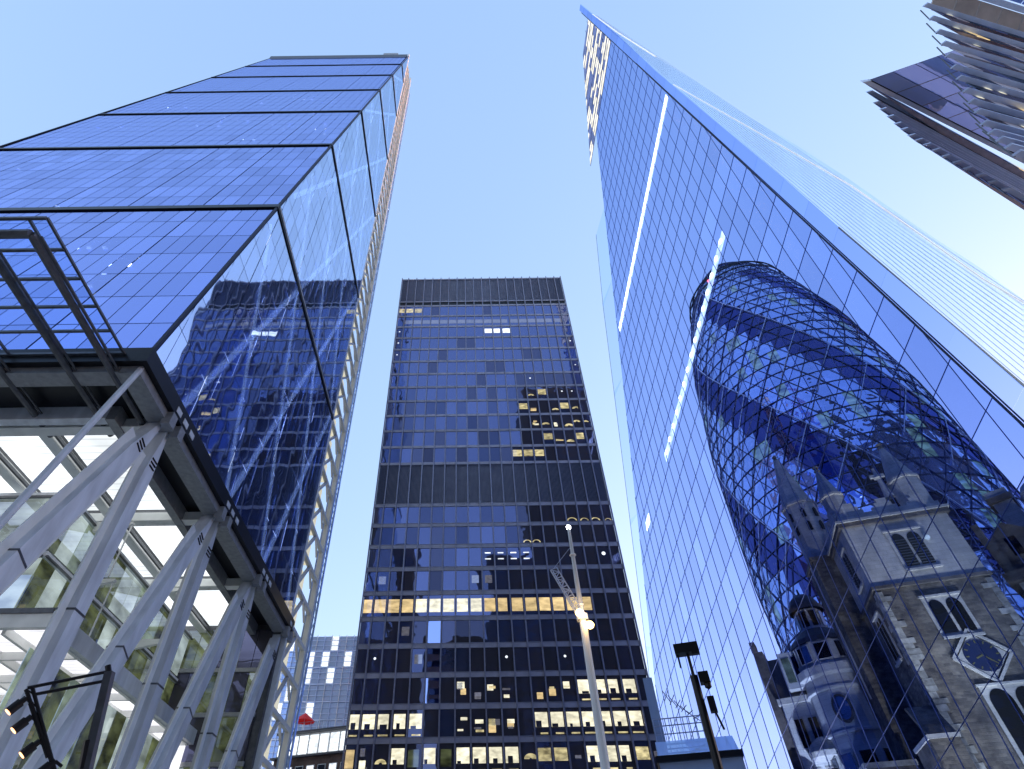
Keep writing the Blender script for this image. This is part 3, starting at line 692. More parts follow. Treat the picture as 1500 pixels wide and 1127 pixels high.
# lit floor strips
def strip(bc, s0, s1, hw, nm, dots):
    n = max(1, int((s1-s0)/1.93)); 
    for i in range(n):
        sa = s0+(s1-s0)*i/n; sb = s0+(s1-s0)*(i+1)/n-.10
        z = lambda s: bc-.39*s
        if dots:
            sm = (sa+sb)/2; r_ = hw*.62
            q = [(sm+r_*1.15*math.cos(t_*math.pi/4), z(sm)+r_*math.sin(t_*math.pi/4)) for t_ in range(8)]
            MB().prism([P(a, b_, -.25)-P0 for a, b_ in q], -PN*.06).build('round_light', 'strip', T3)
        q = [(sa, z(sa)-hw), (sb, z(sb)-hw), (sb, z(sb)+hw), (sa, z(sa)+hw)]
        MB().prism([P(a, b_, -.4)-P0 for a, b_ in q], -PN*.06).build('strip_light', 'strip2' if dots else 'strip', T3)
strip(113.1, 32.6, 69.6, .72, 's1', False)
strip(80.7, 37.6, 68.0, .62, 's2', True)
q = MB().prism([P(a, b_, -.3)-P0 for a, b_ in (SP(947, 752), SP(949, 765), SP(945, 778), SP(943, 765))], -PN*.06); q.build('strip_light', 'strip', T3)
# seam, corner strip, pale side
MB().beam(P(seam(0), 0, .05)-P0, P(seam(180.5), 180.5, .05)-P0, .11, .12, PN).build('edge_seam', 'seamline', T3)
MB().beam(P(seam(0)-.22, 0, .05)-P0, P(seam(120)-.1, 120, .05)-P0, .06, .10, PN).build('edge_seam', 'seamline', T3)
zo = [0, 12, 25.9, 32, 39.8, 47.3, 74.4]
outer = [(24.0-.75, 0), (24.0-.1, 12)] + [SP(*p) for p in ((1500, 568), (1400, 481), (1300, 395), (1228, 333), (1148, 262), (1049, 179), (960, 104), (905, 52), (850, 7))]
for (s0, z0), (s1, z1) in zip(outer, outer[1:]):
    n = max(1, int(round((z1-z0)/6)))
    for i in range(n):
        f0, f1 = i/n, (i+1)/n; za, zb = z0+(z1-z0)*f0, z0+(z1-z0)*f1; sa, sb = s0+(s1-s0)*f0, s0+(s1-s0)*f1
        qa = min(seam(za)-.1, 1e9); qb = seam(zb)-.1
        if qa <= sa+.02 and qb <= sb+.02: continue
        MB().prism([P(sa, za+.05)-P0, P(max(qa, sa+.02), za+.05-.39*(qa-sa))-P0, P(max(qb, sb+.02), zb-.39*(qb-sb))-P0, P(sb, zb)-P0], -PN*.05).build('corner_panel', 'sstrip', T3)
E3 = [P(s, z) for s, z in outer]
edir = (E3[-1]-E3[0]).normalized(); qn = edir.cross(Vector((1, .0, 0))).normalized()
apex = E3[-1]
ridge_px = [(1500, 440), (1435, 392), (1370, 350), (1300, 302), (1240, 260), (1165, 212), (1090, 167), (1020, 120), (945, 75), (900, 45), (851, 6)]
R3 = [hit(x, y, apex, qn) for x, y in ridge_px]
ext = (R3[0]-R3[1]).normalized(); R3 = [R3[0]+ext*(R3[0].z/abs(ext.z) if abs(ext.z) > .01 else 30)*.9] + R3
def lerpl(L, t):
    # parameter by index
    f = t*(len(L)-1); i = min(int(f), len(L)-2); return L[i]+(L[i+1]-L[i])*(f-i)
N = 40
for i in range(N):
    t0, t1 = i/N, (i+1)/N; a, b_, c, d = lerpl(E3, t0), lerpl(E3, t1), lerpl(R3, t1), lerpl(R3, t0)
    if (a-b_).length < .01: continue
    MB().prism([p-P0 for p in (a, b_, c, d)], (.02, .05, 0)).build('side_panel', 'spale', T3)
fl = MB()
La, Lb = hit(1600, 652, apex, qn), hit(1600, 505, apex, qn)
for j in range(0, 15):
    a = La.lerp(Lb, (j+.5)/15); fl.beam(a-P0-Vector((0, .03, 0)), apex.lerp(a, .12)-P0-Vector((0, .03, 0)), .022, .02, qn)
fl.build('side_joints', 'jointp', T3, stuff=True)
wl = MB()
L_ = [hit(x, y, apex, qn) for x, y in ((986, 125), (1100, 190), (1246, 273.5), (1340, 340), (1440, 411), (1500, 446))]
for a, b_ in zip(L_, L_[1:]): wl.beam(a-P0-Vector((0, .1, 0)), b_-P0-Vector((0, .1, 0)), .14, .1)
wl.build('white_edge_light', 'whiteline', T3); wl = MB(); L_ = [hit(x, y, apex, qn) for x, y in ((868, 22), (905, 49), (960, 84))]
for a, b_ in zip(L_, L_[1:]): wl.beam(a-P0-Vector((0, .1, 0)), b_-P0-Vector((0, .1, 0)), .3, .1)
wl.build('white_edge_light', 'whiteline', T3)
rv = MB()
for (a, b_) in zip(E3[:6], E3[1:6]): rv.prism([a-P0, b_-P0, b_-P0+Vector((.02+.7*max(0, 1-b_.z/42), .1, 0)), a-P0+Vector((.02+.7*max(0, 1-a.z/42), .1, 0))], (0, -.08, 0))
rv.build('edge_reveal', 'reveal', T3)
# narrow left flank
inn = [(59.5, 114.8), (65.7, 97), (72.8, 76.6), (81, 53.2), (87.4, 34.7), (99.3, 0)]
ofs = [6.6, 6.5, 5.0, 3.4, 2.2, 1.0]
for i in range(5):
    (s0, z0), (s1, z1) = inn[i], inn[i+1]; a0, a1 = ofs[i], ofs[i+1]
    MB().prism([P(s0+.03, z0)-P0, P(s1+.03, z1)-P0, P(s1+a1, z1)-P0, P(s0+a0, z0+(1 if i else 0))-P0], -PN*.05).build('flank_panel', 'spale', T3)
fk = MB()
for i in range(5):
    (s0, z0), (s1, z1) = inn[i], inn[i+1]; fk.beam(P(s0+ofs[i], z0, .02)-P0, P(s1+ofs[i+1], z1, .02)-P0, .05, .05, PN)
fk.build('flank_edge', 'seamline', T3)

# ================================================================== egg shaped tower behind clear glass, built in place of its reflection
gaz, ghd = R(37.9), 150.0
gc = Vector((ghd*math.sin(gaz), ghd*math.cos(gaz), 0))
T4 = thing('egg_shaped_tower', 'round tapering tower with dark spiral bands seen in the right tower glass', 'skyscraper', loc=gc)
GP = [(0, 24.5), (30, 26.8), (65, 27.6), (100, 26.2), (130, 22.6), (150, 18), (160, 14.6), (168, 10.8), (175, 6.2), (179, 2.5), (180.2, 0.05)]
def gr(z):
    for (a, ra), (b_, rb) in zip(GP, GP[1:]):
        if z <= b_: 
            t = (z-a)/(b_-a); return ra+(rb-ra)*t
    return .05
def GS(phi, z, off=0):      # phi: degrees, + = left as seen from the camera
    an = gaz+math.pi+R(phi); r_ = gr(z)+off; return Vector((r_*math.sin(an), r_*math.cos(an), z))
FH = 4.0
skins = {'ghL': MB(), 'ghD': MB(), 'ghG': MB()}
pane_list = []
for fz in range(0, 45):
    z0 = fz*FH; z1 = min(z0+FH, 180.1)
    for p in range(72):
        phi0 = p*5.0-180; phi1 = phi0+5
        pm = (phi0+phi1)/2
        if abs(pm) > 100: 
            skins['ghL'].poly([GS(phi0, z0), GS(phi1, z0), GS(phi1, z1), GS(phi0, z1)]); continue
        d = ((z0+z1)/2-126-.78*pm) % 46.8
        dark = d < 7.5 or d > 46.8-7.5
        if z0 > 152: dark = 166 < z0 < 172
        mat = 'ghD' if dark else ('ghG' if random.random() < (.10 if z0 < 110 else .04) else 'ghL')
        tl = random.uniform(-.10, .10)
        skins[mat].poly([GS(phi0, z0, tl), GS(phi1, z0, -tl), GS(phi1, z1, tl), GS(phi0, z1, 0)])
skins['ghL'].build('light_glazing', 'ghL', T4, stuff=True); skins['ghD'].build('dark_spiral_bands', 'ghD', T4, stuff=True); skins['ghG'].build('lit_glazing', 'ghG', T4, stuff=True)
lat = MB(); lat2 = MB()
for k in range(46):
    z = k*FH
    if z > 178: break
    for p in range(-20, 20): lat.beam(GS(p*5, z, .12), GS(p*5+5, z, .12), .16, .13)
for fam in (1, -1):
    for k in range(-60, 60):
        base = k*10
        pts = []
        zz = 0
        while zz <= 176:
            phi = base+fam*zz/.78*1.0
            pts.append((phi, zz)); zz += FH
        for (p0, z0), (p1, z1) in zip(pts, pts[1:]):
            if abs((p0+p1)/2) < 100: (lat2 if k % 2 == 0 else lat).beam(GS(p0, z0, .14), GS(p1, z1, .14), .20 if k % 2 == 0 else .09, .14)
lat.build('glazing_lattice', 'ghF', T4, stuff=True); lat2.build('diagrid', 'ghF', T4, stuff=True)
wv = MB()
for b0 in (126, 79.2, 32.4):
    for k in range(-8, 9):
        ph = k*10.4
        zc = b0+.78*ph+7.5
        if 5 < zc < 165: wv.beam(GS(ph, zc, .25), GS(ph+10.4, zc-15/2, .25), .12, .2); wv.beam(GS(ph+10.4, zc-15/2, .25), GS(ph+20, zc-15, .25), .12, .2)
        if 5 < zc < 165: wv.beam(GS(ph, zc, .25), GS(ph+10.4, zc+.78*10.4, .25), .16, .2)
wv.build('facet_edges', 'ghW', T4)
for zr, rr in ((158, .9), (164, .9), (161, 1.3)):
    q = MB()
    for p in range(72): q.beam(GS(p*5-180, zr, rr), GS(p*5-175, zr, rr), .35, .35)
    q.build('maintenance_rail', 'black', T4)
q = MB(); q.lathe(GS(16, 160, .6), [(0, -.6), (.6, 0), (0, .6)], 8); q.build('red_beacon', 'redlamp', T4)

# ================================================================== stone church tower set behind clear glass to stand for its reflection
caz = R(36.06); C1 = Vector((66*math.sin(caz), 66*math.cos(caz), 0))
cf = Vector((.954, -.299, 0)).normalized(); cg = Vector((.299, .954, 0)).normalized()
crz = math.atan2(cf.y, cf.x); T5_M = Matrix.Translation(C1) @ Matrix.Rotation(crz, 4, 'Z')
T5 = thing('church_tower', 'old ragstone church tower with pinnacles and a clock seen in the right tower glass', 'church', loc=C1, rz=crz)
# local frame: x along the front, y away, z up
CW, CD = 9.62, 7.2
def lb(x0, x1, y0, y1, z0, z1, name, mat, parent=None, **k): return MB().box(x0, x1, y0, y1, z0, z1).build(name, mat, parent or T5, **k)
lb(0, CW, 0, CD, 0, 26.9, 'lower_stage', 'stone')
lb(-.05, CW+.05, -.05, CD+.05, 27.2, 33.6, 'belfry', 'ashlar')
lb(-.25, CW+.25, -.25, CD+.25, 26.9, 27.2, 'string_course', 'stoned')
lb(-.35, CW+.35, -.35, CD+.35, 33.6, 34.05, 'cornice', 'stoned')
lb(-.5, CW+.5, -.5, CD+.5, 34.05, 34.3, 'cornice', 'ashlar')
# parapet with stepped merlons
for (ax, L_, fx) in (('x', CW, lambda u, w, z0, z1, nm: lb(u, u+w, -.15, .25, z0, z1, nm, 'ashlar')), ('y', CD, lambda u, w, z0, z1, nm: lb(-.15, .25, u, u+w, z0, z1, nm, 'ashlar'))):
    fx(0, L_, 34.3, 35.0, 'parapet')
    n = 3; 
    for i in range(n):
        c_ = L_*(i+.5)/n
        for j, (hw, z0, z1) in enumerate(((1.15, 35.0, 35.4), (.8, 35.4, 35.8), (.5, 35.8, 36.3))): fx(c_-hw, 2*hw, z0, z1, 'merlon')
def pinnacle(x, y, r, z0, zs, zt, nm='pinnacle'):
    a = MB().lathe((x, y, 0), [(r, z0), (r, zs), (r*1.12, zs+.05), (r*1.12, zs+.3), (r*.98, zs+.35), (r*.2, zt-.9)], 8); p = a.build(nm, 'ashlar', T5)
    f = MB().lathe((x, y, 0), [(r*.2, zt-.9), (.34, zt-.75), (.18, zt-.5), (.34, zt-.25), (.05, zt)], 8); f.build('finial', 'stone', p); return p
pinnacle(.9, .9, 1.15, 34.3, 37.6, 42.2)
pinnacle(CW-1.3, 1.1, 1.5, 34.3, 38.2, 43.8)
t = pinnacle(-.4, 8.6, 1.9, 20, 41.4, 49.8, 'stair_turret')
for an in (-150, -100, -55):
    for zz in (38.2, 40.0):
        q = MB(); c_ = Vector((-.4+1.84*math.cos(R(an)), 8.6+1.84*math.sin(R(an)), zz)); d = Vector((-math.sin(R(an)), math.cos(R(an)), 0)); q.prism([c_-d*.22-Vector((0, 0, .6)), c_+d*.22-Vector((0, 0, .6)), c_+d*.22+Vector((0, 0, .4)), c_+Vector((0, 0, .65)), c_-d*.22+Vector((0, 0, .4))], Vector((math.cos(R(an)), math.sin(R(an)), 0))*.08); q.build('slit', 'louvdark', t)
lb(-2.2, 1.4, 6.6, 10.4, 0, 34, 'turret_base', 'stone')
lb(-2.4, 1.5, 6.5, 10.6, 33.8, 34.2, 'cornice', 'stoned')
# cross finial on the parapet
q = MB().lathe((5.9, .1, 0), [(.5, 36.3), (.35, 37.2), (.2, 38.6), (.45, 38.8), (.2, 39.0), (.15, 40)], 8); q.box(5.2, 6.6, 0, .25, 38.9, 39.25); q.build('cross_finial', 'ashlar', T5)
def gothic(x0, x1, z0, z1, louv, y=-.06, axis='x', nm='belfry_window', deep='louvdark'):
    """two light pointed window: surround, dark opening, mullion, louvres"""
    w = x1-x0; h = z1-z0; xm = (x0+x1)/2
    def pt(u, v, z): return (u, v, z) if axis == 'x' else (v, u, z)
    def arch(a, b_, zb, zt_, n=6):
        c_ = (a+b_)/2; hw = (b_-a)/2; pts = [(a, zb), (b_, zb)]; sp_ = zt_-hw*1.25
        for i in range(n+1): t_ = i/n; pts.append((b_-hw*(1-math.cos(t_*math.pi/2))*1.0, sp_+hw*1.25*math.sin(t_*math.pi/2)))
        for i in range(1, n+1): t_ = 1-i/n; pts.append((a+hw*(1-math.cos(t_*math.pi/2))*1.0, sp_+hw*1.25*math.sin(t_*math.pi/2)))
        return pts
    f = MB(); f.box(*( (x0-.3, x1+.3, y-.10, y, z0-.3, z1+.25) if axis == 'x' else (y-.10, y, x0-.3, x1+.3, z0-.3, z1+.25))); fr_ = f.build(nm, 'ashlar', T5)
    for a, b_ in ((x0, xm-.12), (xm+.12, x1)):
        q = MB(); q.prism([pt(u, y-.14, z) for u, z in arch(a, b_, z0, z1)], pt(0, .03, 0) if axis == 'x' else (.03, 0, 0)); q.build('opening', deep, fr_)
        if louv:
            q = MB(); nn = int(h/.28)
            for i in range(nn):
                z = z0+.12+i*.28
                if z > z1-w*.28: break
                q.box(*((a+.03, b_-.03, y-.22, y-.12, z, z+.08) if axis == 'x' else (y-.22, y-.12, a+.03, b_-.03, z, z+.08)))
            q.build('louvres', 'dark', fr_)
    q = MB(); q.box(*((x0-.45, x1+.45, y-.3, y-.1, z1+.25, z1+.42) if axis == 'x' else (y-.3, y-.1, x0-.45, x1+.45, z1+.25, z1+.42))); q.box(*((x0-.3, x1+.3, y-.3, y-.1, z0-.5, z0-.3) if axis == 'x' else (y-.3, y-.1, x0-.3, x1+.3, z0-.5, z0-.3))); q.build('hood_mould', 'ashlar', fr_)
    return fr_
gothic(3.7, 6.2, 28.7, 32.1, True)
gothic(1.9, 3.4, 28.7, 32.0, True, axis='y', nm='side_window')
gothic(3.5, 6.1, 22.3, 25.3, False, nm='tracery_window', deep='wglass', y=-.02)
gothic(2.0, 3.5, 21.6, 25.2, False, axis='y', nm='side_window', deep='wglass', y=-.02)
gothic(3.9, 7.4, 11.0, 17.6, False, nm='west_window', deep='wglass', y=-.02)
# clock
cc = (5.25, 20.2)
q = MB(); d_ = 1.9; q.prism([(cc[0]-d_, -.12, cc[1]), (cc[0], -.12, cc[1]-d_), (cc[0]+d_, -.12, cc[1]), (cc[0], -.12, cc[1]+d_)], (0, .1, 0)); clk = q.build('clock', 'ashlar', T5)
q = MB(); q.prism([(cc[0]+1.3*math.cos(i*math.pi/12), -.2, cc[1]+1.3*math.sin(i*math.pi/12)) for i in range(24)], (0, .07, 0)); q.build('dial', 'clockf', clk)
q = MB()
for i in range(12):
    a = i*math.pi/6; u = Vector((math.cos(a), 0, math.sin(a))); q.beam(Vector((cc[0], -.22, cc[1]))+u*1.0, Vector((cc[0], -.22, cc[1]))+u*1.22, .09, .04, (0, 1, 0))
q.build('hour_marks', 'gold', clk)
q = MB(); q.beam((cc[0], -.24, cc[1]), (cc[0]+.75, -.24, cc[1]-.75), .08, .03, (0, 1, 0)); q.beam((cc[0], -.24, cc[1]), (cc[0]-.55, -.24, cc[1]-.2), .11, .03, (0, 1, 0)); q.build('clock_hands', 'gold', clk)
q = MB()
for i in range(4):
    for a, b_ in (((cc[0]-2.3, cc[1]), (cc[0], cc[1]+2.3)), ((cc[0], cc[1]+2.3), (cc[0]+2.3, cc[1])), ((cc[0]-2.3, cc[1]), (cc[0], cc[1]-2.3)), ((cc[0], cc[1]-2.3), (cc[0]+2.3, cc[1]))): pass
for a, b_ in (((cc[0]-2.2, cc[1]), (cc[0], cc[1]+2.2)), ((cc[0], cc[1]+2.2), (cc[0]+2.2, cc[1])), ((cc[0]-2.2, cc[1]), (cc[0], cc[1]-2.2)), ((cc[0], cc[1]-2.2), (cc[0]+2.2, cc[1]))): q.beam((a[0], -.15, a[1]), (b_[0], -.15, b_[1]), .22, .2, (0, 1, 0))
q.build('clock_surround', 'ashlar', clk)
# quoins on the corners, buttress
z = 8
while z < 26.4:
    h_ = random.uniform(.42, .6); w_ = random.choice([.5, .75, 1.05]); lb(-.07, w_, -.07, .4, z, z+h_-.03, 'quoin_stone', 'quoin'); lb(CW-w_, CW+.07, -.07, .4, z, z+h_-.03, 'quoin_stone', 'quoin'); lb(-.07, -.02, .42, w_*.8+.42, z, z+h_-.03, 'quoin_stone', 'quoin'); z += h_
lb(-2.2, -.1, -1.6, 3.0, 0, 14.2, 'buttress', 'stone'); lb(-2.35, 0, -1.75, 3.1, 14.2, 14.5, 'buttress_cap', 'ashlar')
MB().prism([(-2.2, -1.6, 14.5), (-.1, -1.6, 14.5), (-.1, .5, 17.0), (-2.2, .5, 17.0)], (0, .4, 0)).build('buttress_slope', 'stone', T5)
# aisle to the left with orange lit pointed window
lb(-6.2, -2.3, 4, 12, 0, 13.6, 'aisle', 'stone')
lb(-6.4, -2.2, 3.9, 12.1, 13.6, 14.0, 'aisle_coping', 'quoin')
q = MB(); q.prism([(-5.0, 3.92, 5.5), (-3.4, 3.92, 5.5), (-3.4, 3.92, 9.8), (-3.6, 3.92, 11.0), (-4.2, 3.92, 12.2), (-4.8, 3.92, 11.0), (-5.0, 3.92, 9.8)], (0, .06, 0)); q.build('lit_aisle_window', 'orange', T5)
q = MB(); q.box(-4.25, -4.15, 3.86, 3.91, 5.5, 11.5); q.box(-5.0, -3.4, 3.86, 3.91, 8.2, 8.3); q.box(-5.0, -3.4, 3.86, 3.91, 10.0, 10.1); q.build('aisle_tracery', 'stoned', T5)
q = MB(); q.lathe((6.65, -.35, 31.2), [(0, -.3), (.25, -.1), (.25, .15), (0, .3)], 8); q.build('flood_lamp', 'lampo2' if 'lampo2' in MT else 'bright', T5)

for k, (lx, ly, lz_, tx, ty, tz, e_) in enumerate(((-4, -9, 1.5, 3, 0, 27, 3100), (9, -10, 1.5, 5, 0, 25, 3000), (-13, 1, 1.5, 0, 5, 28, 2600), (3.5, -11.5, 1.5, 3.5, 2, 41, 6500))):  # unseen ground lamps, added so the stone reads through the tinted glass
    sl = bpy.data.lights.new('church_floodlight', 'SPOT'); sl.energy = e_; sl.spot_size = R(75 if k < 3 else 42); sl.spot_blend = .8; sl.color = (1, .78, .48); sl.shadow_soft_size = .3
    lo_ = bpy.data.objects.new('church_floodlight', sl); COL.objects.link(lo_); lo_.parent = T5; lo_.location = (lx, ly, lz_); lo_.rotation_euler = (Vector((lx, ly, lz_))-Vector((tx, ty, tz))).to_track_quat('Z', 'Y').to_euler()
    q = MB().box(lx-.3, lx+.3, ly-.55, ly-.25, .9, 1.3); q.tube((lx, ly-.4, 0), (lx, ly-.4, 1), .05, 6); tag(q.build('floodlight', 'black'), ['black floodlight at the foot of the church tower, near its buttress', 'black floodlight at the foot of the church tower, below the clock', 'black floodlight beside the church aisle', 'black floodlight furthest in front of the church tower'][k], 'floodlight', 'floodlights at the church'); bpy.context.scene.objects['floodlight' if k == 0 else 'floodlight.%03d' % k].matrix_world = T5_M

# ================================================================== domed stone corner building behind the glass, in place of its mirror image
bc = Vector((79.5*math.sin(R(30.5)), 79.5*math.cos(R(30.5)), 0))
T6 = thing('domed_corner_building', 'pale stone corner building with small dome lantern, below the egg shaped tower', 'building', loc=bc, rz=-R(30.5))
def l6(x0, x1, y0, y1, z0, z1, n_, m_, **k): return MB().box(x0, x1, y0, y1, z0, z1).build(n_, m_, k.pop('parent', T6), **k)
MB().lathe((0, 0, 0), [(3.3, 0), (3.3, 23.6), (3.8, 23.8), (3.8, 24.6), (3.4, 24.7), (3.3, 27.2)], 16).build('corner_drum', 'portwhite', T6)
MB().lathe((0, 0, 0), [(3.45, 27.2), (3.2, 27.8), (2.0, 28.9), (1.6, 29.1)], 16).build('slate_skirt', 'slate', T6)
MB().lathe((0, 0, 0), [(1.75, 28.6), (1.75, 29.2), (1.5, 29.2), (1.5, 31.4)], 8).build('lantern', 'portwhite', T6)
for k in range(8):
    a = R(k*45+22.5); c_ = Vector((1.44*math.cos(a), 1.44*math.sin(a), 0)); d = Vector((-math.sin(a), math.cos(a), 0)); q = MB(); q.prism([c_-d*.4+Vector((0, 0, 29.4)), c_+d*.4+Vector((0, 0, 29.4)), c_+d*.4+Vector((0, 0, 31.1)), c_-d*.4+Vector((0, 0, 31.1))], Vector((math.cos(a), math.sin(a), 0))*.06); q.build('lantern_window', 'wglass', T6)
MB().lathe((0, 0, 0), [(1.9, 31.4), (1.9, 31.9), (1.7, 31.9), (1.65, 32.2), (1.35, 32.9), (.8, 33.4), (.15, 33.6), (.1, 34.3)], 20).build('dome', 'slate', T6)
for k, a in enumerate((-160, -125, -90, -55, -20)):
    ar = R(a); rr = 3.36; c_ = Vector((rr*math.cos(ar), rr*math.sin(ar), 0)); d = Vector((-math.sin(ar), math.cos(ar), 0)); nn = Vector((math.cos(ar), math.sin(ar), 0))
    for z0, z1, w in ((25.2, 26.8, .7), (13.5, 16.5, .65), (8, 11.5, .65)):
        fr_ = MB().prism([c_-d*(w+.15)+Vector((0, 0, z0-.15)), c_+d*(w+.15)+Vector((0, 0, z0-.15)), c_+d*(w+.15)+Vector((0, 0, z1+.15)), c_-d*(w+.15)+Vector((0, 0, z1+.15))], nn*.07).build('window', 'portwhite', T6)
        MB().prism([c_-d*w+nn*.08+Vector((0, 0, z0)), c_+d*w+nn*.08+Vector((0, 0, z0)), c_+d*w+nn*.08+Vector((0, 0, z1)), c_-d*w+nn*.08+Vector((0, 0, z1))], nn*.05).build('pane', 'wglass', fr_)
a = R(-90-8); c_ = Vector((3.36*math.cos(a), 3.36*math.sin(a), 20.3)); nn = Vector((math.cos(a), math.sin(a), 0)); d = Vector((-math.sin(a), math.cos(a), 0))
MB().prism([c_+d*.95*math.cos(i*math.pi/10)+Vector((0, 0, 1.35*math.sin(i*math.pi/10))) for i in range(20)], nn*.08).build('oval_window', 'stoned', T6)
MB().prism([c_+nn*.1+d*.72*math.cos(i*math.pi/10)+Vector((0, 0, 1.1*math.sin(i*math.pi/10))) for i in range(20)], nn*.05).build('oval_pane', 'wglass', T6)
for z in (18.3, 22.4, 12.3): MB().lathe((0, 0, z), [(3.32, -.2), (3.55, -.1), (3.55, .1), (3.32, .2)], 16).build('moulding', 'portwhite', T6)
# left wing, mansard with bay window and chimney
l6(-6.3, -2.9, 0, 9, 0, 22.3, 'left_wing', 'portwhite'); l6(-6.6, -2.8, -.3, 9, 22.3, 22.9, 'cornice', 'ashlar')
MB().prism([(-6.2, 0, 22.9), (-2.9, 0, 22.9), (-2.9, 1.6, 27.6), (-6.2, 1.6, 27.6)], (0, 6, 0)).build('mansard', 'slate', T6)
l6(-7.4, -6.35, .5, 7, 0, 28.4, 'party_wall', 'stoned'); l6(-7.5, -6.9, .4, 2.0, 28.4, 29.6, 'chimney', 'stoned')
fr_ = l6(-4.9, -2.4, -1.2, 2.5, 23.4, 27.2, 'dormer', 'portwhite')
l6(-4.6, -3.75, -1.27, -1.2, 24.0, 26.6, 'pane', 'green', parent=fr_); l6(-3.6, -2.75, -1.27, -1.2, 24.0, 26.6, 'pane', 'wglass', parent=fr_)
MB().box(-4.99, -4.9, -.9, 1.4, 23.8, 26.8).build('pane', 'coolw2' if 'coolw2' in MT else 'dim', fr_)
for z in (8, 13.2, 18):
    for x in (-5.6, -4.2):
        fr_ = l6(x-.1, x+.95, -.12, 0, z-.15, z+2.9, 'window', 'ashlar'); l6(x, x+.85, -.18, -.12, z, z+2.7, 'pane', 'wglass', parent=fr_)
q = MB(); q.lathe((-3.6, -.6, 16.6), [(0, 0), (1.7, .15), (1.8, .6), (1.4, 1.4), (.5, 2.0), (0, 2.1)], 14); q.build('stone_hood', 'ashlar', T6)
q = MB(); q.lathe((-5.9, -.3, 14.6), [(0, 0), (1.0, .2), (1.1, .6), (.3, 1.4), (0, 1.5)], 12); q.build('stone_hood', 'ashlar', T6)
l6(2.9, 9, 1, 9, 0, 22.5, 'right_wing', 'portwhite'); l6(2.8, 9, .6, 9, 22.5, 23.6, 'cornice', 'ashlar')
for z in (8, 13.2, 17.6):
    for x in (4.0, 6.2):
        fr_ = l6(x-.1, x+1.1, .88, 1, z-.15, z+2.9, 'window', 'ashlar'); l6(x, x+1.0, .8, .88, z, z+2.7, 'pane', 'wglass' if z > 9 else 'green', parent=fr_)

sl = bpy.data.lights.new('dome_floodlight', 'SPOT'); sl.energy = 5200; sl.spot_size = R(80); sl.spot_blend = .8; sl.color = (.95, .9, .8); sl.shadow_soft_size = .3  # extra ground spot and fixture, added to brighten the domed building
lo_ = bpy.data.objects.new('dome_floodlight', sl); COL.objects.link(lo_); lo_.parent = T6; lo_.location = (-2, -9.5, 1.5); lo_.rotation_euler = (Vector((-2, -9.5, 1.5))-Vector((-1, 0, 24))).to_track_quat('Z', 'Y').to_euler()
fx = MB(); fx.box(-.3, .3, -.1, .2, .9, 1.3); fx.tube((0, 0, 0), (0, 0, 1), .05, 6); fp = T6.matrix_world; fb = bc+Matrix.Rotation(-R(30.5), 3, 'Z') @ Vector((-2, -9.5, 0)); tag(fx.build('floodlight', 'black', None, loc=tuple(fb)), 'black floodlight on the pavement before the domed corner building', 'floodlight')

# ================================================================== chimneyed stone building (far right behind the glass, standing for its reflection)
rc = Vector((74*math.sin(R(45.3)), 74*math.cos(R(45.3)), 0))
T7 = thing('chimneyed_building', 'sooty classical stone building with big chimneys at the right picture edge', 'building', loc=rc, rz=-R(48))
def l7(x0, x1, y0, y1, z0, z1, n_, m_, **k): return MB().box(x0, x1, y0, y1, z0, z1).build(n_, m_, k.pop('parent', T7), **k)
l7(-.6, 14, 0, 9, 0, 27.0, 'wall', 'ashlar'); l7(-1.3, 14, -.9, 9, 27.0, 27.9, 'cornice', 'stoned'); l7(-1.0, 14, -.6, 9, 27.9, 28.6, 'cornice', 'stoned')
MB().prism([(-1.0, -.5, 28.6), (3.4, -.5, 28.6), (3.4, -.5, 30.8), (1.2, -.5, 32.6), (-1.0, -.5, 30.8)], (0, 1.3, 0)).build('dormer_gable', 'stoned', T7)
l7(.6, 1.5, -.56, -.5, 29.2, 31.0, 'dormer_window', 'wglass'); l7(-1.1, -.5, -.6, .3, 30.9, 33.2, 'finial', 'stoned')
l7(1.6, 3.3, 1.2, 3.2, 28.6, 35.2, 'chimney', 'ashlar'); l7(1.3, 3.6, .9, 3.5, 35.2, 35.8, 'chimney_cap', 'stoned'); l7(1.5, 3.4, 1.1, 3.3, 35.8, 36.5, 'chimney_cap', 'ashlar')
MB().lathe((6.2, 3, 0), [(2.0, 28.6), (2.0, 35.0), (2.3, 35.1), (2.3, 35.6), (1.9, 36.3), (.9, 36.9), (0, 37.0)], 16).build('round_turret', 'portwhite', T7)
l7(8.8, 10.4, 2, 4, 28.6, 39.0, 'chimney', 'stoned'); MB().tube((8.4, 2, 38), (8.2, 2, 43.5), .08, 5).build('antenna', 'black', T7)
MB().lathe((3.6, -.1, 0), [(.9, 0), (.9, 24), (1.1, 24.2), (1.1, 25), (0, 25.1)], 12).build('half_column', 'ashlar', T7)
for z in (9, 14.5, 20.5):
    for x in (.6, 5.2, 8):
        fr_ = l7(x-.15, x+1.55, -.12, 0, z-.2, z+3.4, 'window', 'portwhite'); l7(x, x+1.4, -.2, -.12, z, z+3.1, 'pane', 'wglass', parent=fr_)

# ================================================================== stepped building top right
K = 1.75
T8 = thing('stepped_ledge_building', 'grey office building with stacked projecting ledges at the top right corner', 'office building', loc=(60, 30, 0))
o8 = Vector((60, 30, 0))
def head(a): return Vector((math.sin(R(a)), math.cos(R(a)), 0))
